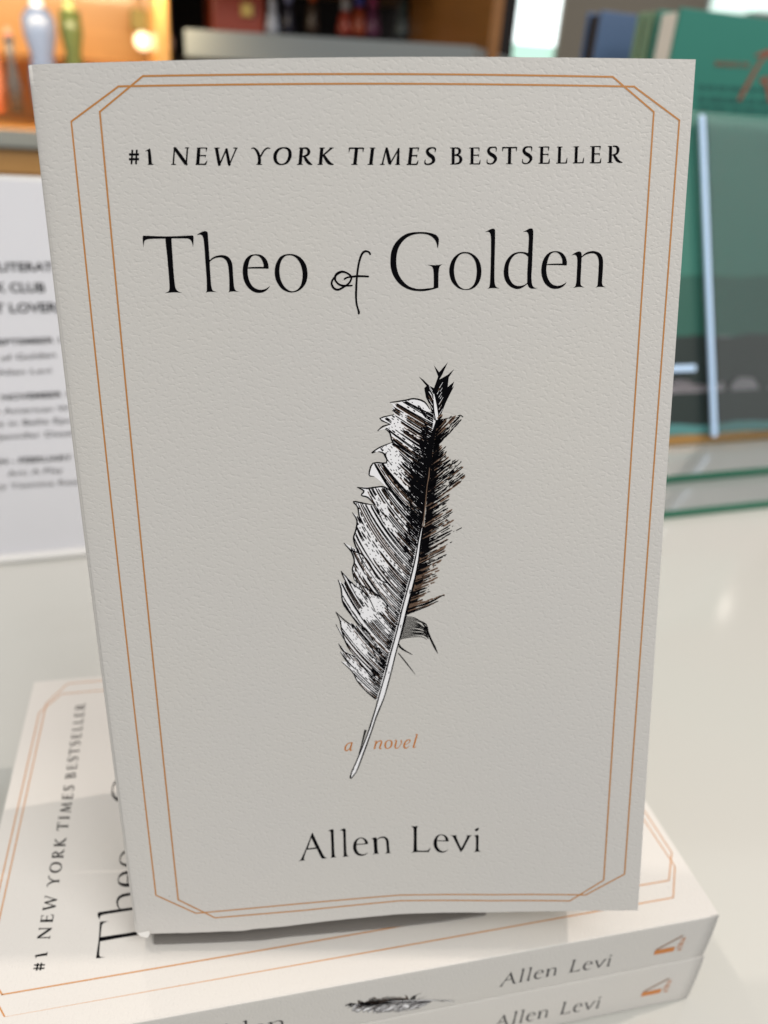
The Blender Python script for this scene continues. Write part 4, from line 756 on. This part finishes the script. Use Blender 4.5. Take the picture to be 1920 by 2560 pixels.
# wall
p = bgp(-900, 100, 2.1); mb = MB(); mb.box(Vector((p.x, p.y, -1.0)), er * (bgp(1282, 100, 2.1) - p).dot(er), ef * .1, up * 3.2); tag(mb.build('back_wall', M['taupe']), 'taupe painted wall beyond the wooden display cabinet', 'wall')
p = bgp(1396, 100, 2.1); mb = MB(); mb.box(Vector((p.x, p.y, -1.0)), er * 2.4, ef * .1, up * 3.2); tag(mb.build('back_wall', M['taupe']), 'taupe painted wall to the right of the bright window', 'wall')
# window between them
wd = bgp(1250, 100, 2.13); w1 = bgp(1430, 100, 2.13)
wn_ = empty('window', Vector((wd.x, wd.y, 0.0)), 'narrow bright window seen above the top edge of the standing paperback', 'window')
def emit(name, c, s_):
    m_ = bpy.data.materials.new(name); m_.use_nodes = True; b = m_.node_tree.nodes['Principled BSDF']; b.inputs['Base Color'].default_value = (*c, 1)
    b.inputs['Emission Color'].default_value = (*c, 1); b.inputs['Emission Strength'].default_value = s_; return m_
zlo = bgp(1340, 112, 2.13).z
mb = MB(); mb.box(Vector((wd.x, wd.y, zlo)), er * (w1 - wd).dot(er), ef * .02, up * 1.6); mb.build('pane', emit('daylit_sky_glass', (0.90, 1.0, 1.0), 1.5), wn_)
mb = MB(); mb.box(Vector((wd.x, wd.y, -.6)), er * (w1 - wd).dot(er), ef * .02, up * (zlo + .6)); mb.build('pane', emit('daylit_green_glass', (0.55, 0.85, 0.72), .6), wn_)
# display cabinet, left bay (lit) and centre bay (dark)
cb = empty('display_cabinet', bgq(200, 400, D0) * 1.0, 'honey wood display cabinet with lit left bay, behind the sign holder and the standing paperback', 'cabinet')
boxpx(-700, -260, 470, 900, D0 + .34, .02, 'back_panel', M['wood'], cb)
boxpx(445, -260, 1178, 900, D0 + .36, .02, 'back_panel', M['dark_in'], cb)
boxpx(436, -260, 462, 900, D0 - .02, .34, 'post', M['wood'], cb)
boxpx(1166, -260, 1190, 600, D0 - .25, .36, 'post', M['wood_d'], cb)
boxpx(-700, 282, 437, 330, D0 - .02, .01, 'shelf_edge', M['shelf_w'], cb)
boxpx(-700, 284, 437, 330, D0 - .009, .33, 'shelf', M['wood'], cb)
boxpx(-700, 338, 437, 404, D0 + .0, .3, 'drawer_front', M['wood'], cb)
boxpx(-700, 405, 437, 640, D0 + .005, .3, 'drawer_front', M['wood_d'], cb)
boxpx(-700, 70, 437, 80, D0 + .16, .16, 'shelf', M['wood_d'], cb)
boxpx(463, 72, 1180, 140, D0 - .03, .30, 'shelf', M['shelf_w'], cb, 0, True)
boxpx(-700, -330, 1200, -262, D0 - .03, .42, 'top_panel', M['wood_d'], cb)
boxpx(463, 141, 1180, 600, D0 + .02, .25, 'drawer_front', M['dark_in'], cb, 0, True)
# soffit over the books at the right
boxpx(1392, -160, 2200, 2, 2.0, .6, 'soffit', M['ceil']); tag(bpy.data.objects['soffit'], 'pale grey ceiling soffit above the upright hardbacks', 'soffit')
pd = bpy.data.lights.new('assumed_cabinet_lamp', 'AREA'); pd.shape = 'RECTANGLE'; pd.size = .55; pd.size_y = .03; pd.energy = 2.2; pd.color = (1.0, 0.80, 0.50)  # unseen lamp, assumed from the warm glow in the left bay
po = bpy.data.objects.new('assumed_cabinet_lamp', pd); COL.objects.link(po); q = bgq(-120, -180, D0 - .06); po.location = q; po.rotation_euler = (bxv * 0.75 - up).to_track_quat('-Z', 'Y').to_euler()
# goods in the cabinet
def thing_mat(c, r_=.3): return mat('glazed_colour', c, r_, .5)
def vase(x0, y0, x1, y1, D, prof, c, name, label, cat, group=None, lid=None):
    b_ = bgq((x0 + x1) / 2, y1, D); t_ = bgq((x0 + x1) / 2, y0, D); r_ = (bgq(x1, y1, D) - bgq(x0, y1, D)).length / 2; h_ = t_.z - b_.z
    root = empty(name, b_, label, cat, group)
    MB().lathe(b_, [(r_ * a, h_ * z) for a, z in prof]).build('body', thing_mat(c), root, smooth=True)
    if lid: MB().lathe(b_ + up * h_ * 1.001, [(r_ * lid[0], 0), (r_ * lid[0], h_ * .06), (r_ * lid[0] * .4, h_ * .12)]).build('stopper', thing_mat(lid[1]), root)
    return root
SH = D0 + .10
vase(82, 22, 162, 282, SH, [(.6, 0), (.85, .1), (.9, .35), (.7, .55), (1, .75), (1, .9), (.6, 1)], (0.13, 0.18, 0.32), 'vase', 'pale blue-white window reflection built as a tall vase, largest on the lit shelf', 'vase', lid=(.4, (.6, .65, .8)))  # window reflection in the cabinet glass, modelled as a vase
vase(170, 30, 226, 282, SH + .02, [(.9, 0), (.95, .3), (.7, .6), (1, .8), (.9, 1)], (0.08, 0.11, 0.04), 'vase', 'yellow-green slender vase beside the pale blue-white reflection shape', 'vase', lid=(.5, (.4, .45, .2)))
vase(28, 92, 62, 282, SH - .02, [(.9, 0), (1, .4), (.5, .7), (.7, 1)], (0.06, 0.06, 0.07), 'bottle', 'small dark bottle left of the pale blue-white reflection shape', 'bottle', lid=(.6, (.5, .2, .15)))
vase(-40, 60, 22, 282, SH, [(.7, 0), (1, .3), (.8, .8), (.5, 1)], (0.62, 0.22, 0.13), 'jar', 'coral red jar at the far left of the lit shelf', 'jar', lid=(.5, (.6, .3, .2)))
vase(430, 92, 478 - 44, 130, SH - .05, [(.6, 0), (1, .5), (.6, 1)], (0.8, 0.5, 0.4), 'ornament', 'tiny pink round ornament beside the wooden post', 'ornament')
# two glowing shelf lamps
for (x, y, r_, c, lb, s_) in ((357, 103, 22, (1.0, 0.84, 0.55), 'small round glowing lamp, brighter of the two in the lit cabinet', 1.6), (452 - 44, 110, 13, (1.0, 0.72, 0.55), 'small round glowing lamp, dimmer one nearer the wooden post', .8), (46, 222, 9, (1.0, .66, .38), 'tiny round glowing lamp low at the left of the cabinet', .9)):
    cpt = bgq(x, y, SH + .05); rad = (bgq(x + r_, y, SH + .05) - cpt).length
    root = empty('cabinet_light', cpt, lb, 'lamp', 'round lamps inside the cabinet')
    MB().lathe(cpt - up * rad, [(rad * math.sin(a) + 1e-4, rad * (1 - math.cos(a))) for a in [math.pi * i / 8 for i in range(9)]], 16).build('globe', emit('lamp_glow', c, s_ * .7), root, smooth=True)
    MB().tube([cpt + bxv * rad * .9, cpt + bxv * (.34 - .17)], rad * .3).build('bracket', M['wood_d'], root)
# olive box behind lamps
bo = boxpx(332, 22, 425, 72, SH + .1, .08, 'gift_box', thing_mat((0.28, 0.24, 0.08), .6)); tag(bo, 'olive box on the upper lit shelf above the brightest lamp', 'box')
# dark bay: bag and trinkets on the white shelf
SD = D0 + .10
bag = empty('handbag', bgq(590, 84, SD), 'dark red handbag with a gold clasp on the white shelf', 'handbag')
o = boxpx(528, -40, 664, 84, SD, .09, 'body', thing_mat((0.32, 0.045, 0.02), .4), bag, .008)
boxpx(603, 6, 632, 40, SD - .006, .008, 'clasp', mat('brass_clasp', (.55, .38, .12), .3, Metallic=1.0), bag, .001)
q = bgq(560, -36, SD + .04); q2 = bgq(632, -36, SD + .04); MB().tube([q, q + up * .05 + ax * .01, (q + q2) / 2 + up * .075, q2 + up * .05 - ax * .01, q2], .003).build('handle', thing_mat((.2, .03, .015)), bag, smooth=True)
rr = random.Random(5)
def figurine(x0, x1, y0, y1, cs, label, D=SD, grp=None):
    xm = (x0 + x1) / 2; r_ = (bgq(x1, y1, D) - bgq(x0, y1, D)).length / 2; b_ = bgq(xm, y1, D); h_ = bgq(xm, y0, D).z - b_.z
    root = empty('figurine', b_, label, 'figurine', grp)
    MB().lathe(b_, [(r_ * .9, 0), (r_, h_ * .12), (r_ * .7, h_ * .45), (r_ * .35, h_ * .55)], 16).build('skirt', thing_mat(cs[0]), root, smooth=True)
    MB().lathe(b_ + up * h_ * .5, [(r_ * .35, 0), (r_ * .6, h_ * .1), (r_ * .5, h_ * .25), (r_ * .2, h_ * .28)], 16).build('torso', thing_mat(cs[1]), root, smooth=True)
    MB().lathe(b_ + up * h_ * .77, [(r_ * .1, 0), (r_ * .42, h_ * .07), (r_ * .42, h_ * .16), (r_ * .1, h_ * .23)], 16).build('head', thing_mat(cs[2]), root, smooth=True)
FG = 'small painted figurines on the white shelf'
figurine(664, 698, -30, 84, [(.45, .5, .62), (.5, .55, .7), (.4, .4, .5)], 'pale blue-grey figurine beside the red handbag', grp=FG)
figurine(705, 735, -60, 84, [(.02, .02, .04), (.25, .28, .5), (.02, .02, .03)], 'black and blue figurine, second from the red handbag', grp=FG)
figurine(764, 796, -70, 84, [(.05, .03, .02), (.5, .08, .01), (.6, .25, .03)], 'orange-red topped figurine in the middle of the white shelf', grp=FG)
figurine(842, 882, -30, 88, [(.35, .05, .03), (.45, .45, .5), (.5, .4, .4)], 'white and red figurine, left one of the bright cluster', grp=FG)
figurine(876, 916, -50, 90, [(.35, .06, .02), (.04, .05, .35), (.3, .3, .3)], 'blue-bodied figurine in the centre of the bright cluster', grp=FG)
figurine(908, 950, -44, 92, [(.15, .04, .1), (.3, .03, .12), (.3, .12, .02)], 'crimson figurine at the right of the bright cluster', grp=FG)
figurine(985, 1025, -30, 94, [(.1, .13, .14), (.03, .06, .06), (.05, .05, .05)], 'grey and black figurine beside the teal ones', grp=FG)
figurine(1040, 1076, -40, 96, [(.03, .10, .10), (.04, .06, .06), (.05, .2, .2)], 'dark teal figurine, left of the bright teal one', grp=FG)
figurine(1082, 1118, -20, 98, [(.03, .22, .24), (.05, .36, .38), (.1, .3, .3)], 'bright teal figurine nearest the right post', grp=FG)

for (x0, x1, lb) in ((1785, 1872, 'bright ceiling light panel above the teal hardback, the left one'), (1888, 1990, 'bright ceiling light panel above the teal hardback, at the right edge of the photo')):
    ct = empty('ceiling_light', bgp(x0, 10, 1.95), lb, 'ceiling light', 'light panels in the soffit')
    p = bgp(x0, 26, 1.95); q = bgp(x1, 26, 1.95)
    mb = MB(); mb.box(p, er * (q - p).dot(er), ef * .03, up * .045); mb.build('diffuser', emit('panel_glow', (0.80, 1.0, 0.92), .62), ct)
    mb = MB(); mb.box(p - er * .004 - up * .004 + ef * .031, er * ((q - p).dot(er) + .008), ef * .012, up * .053); mb.build('housing', M['ceil'], ct)
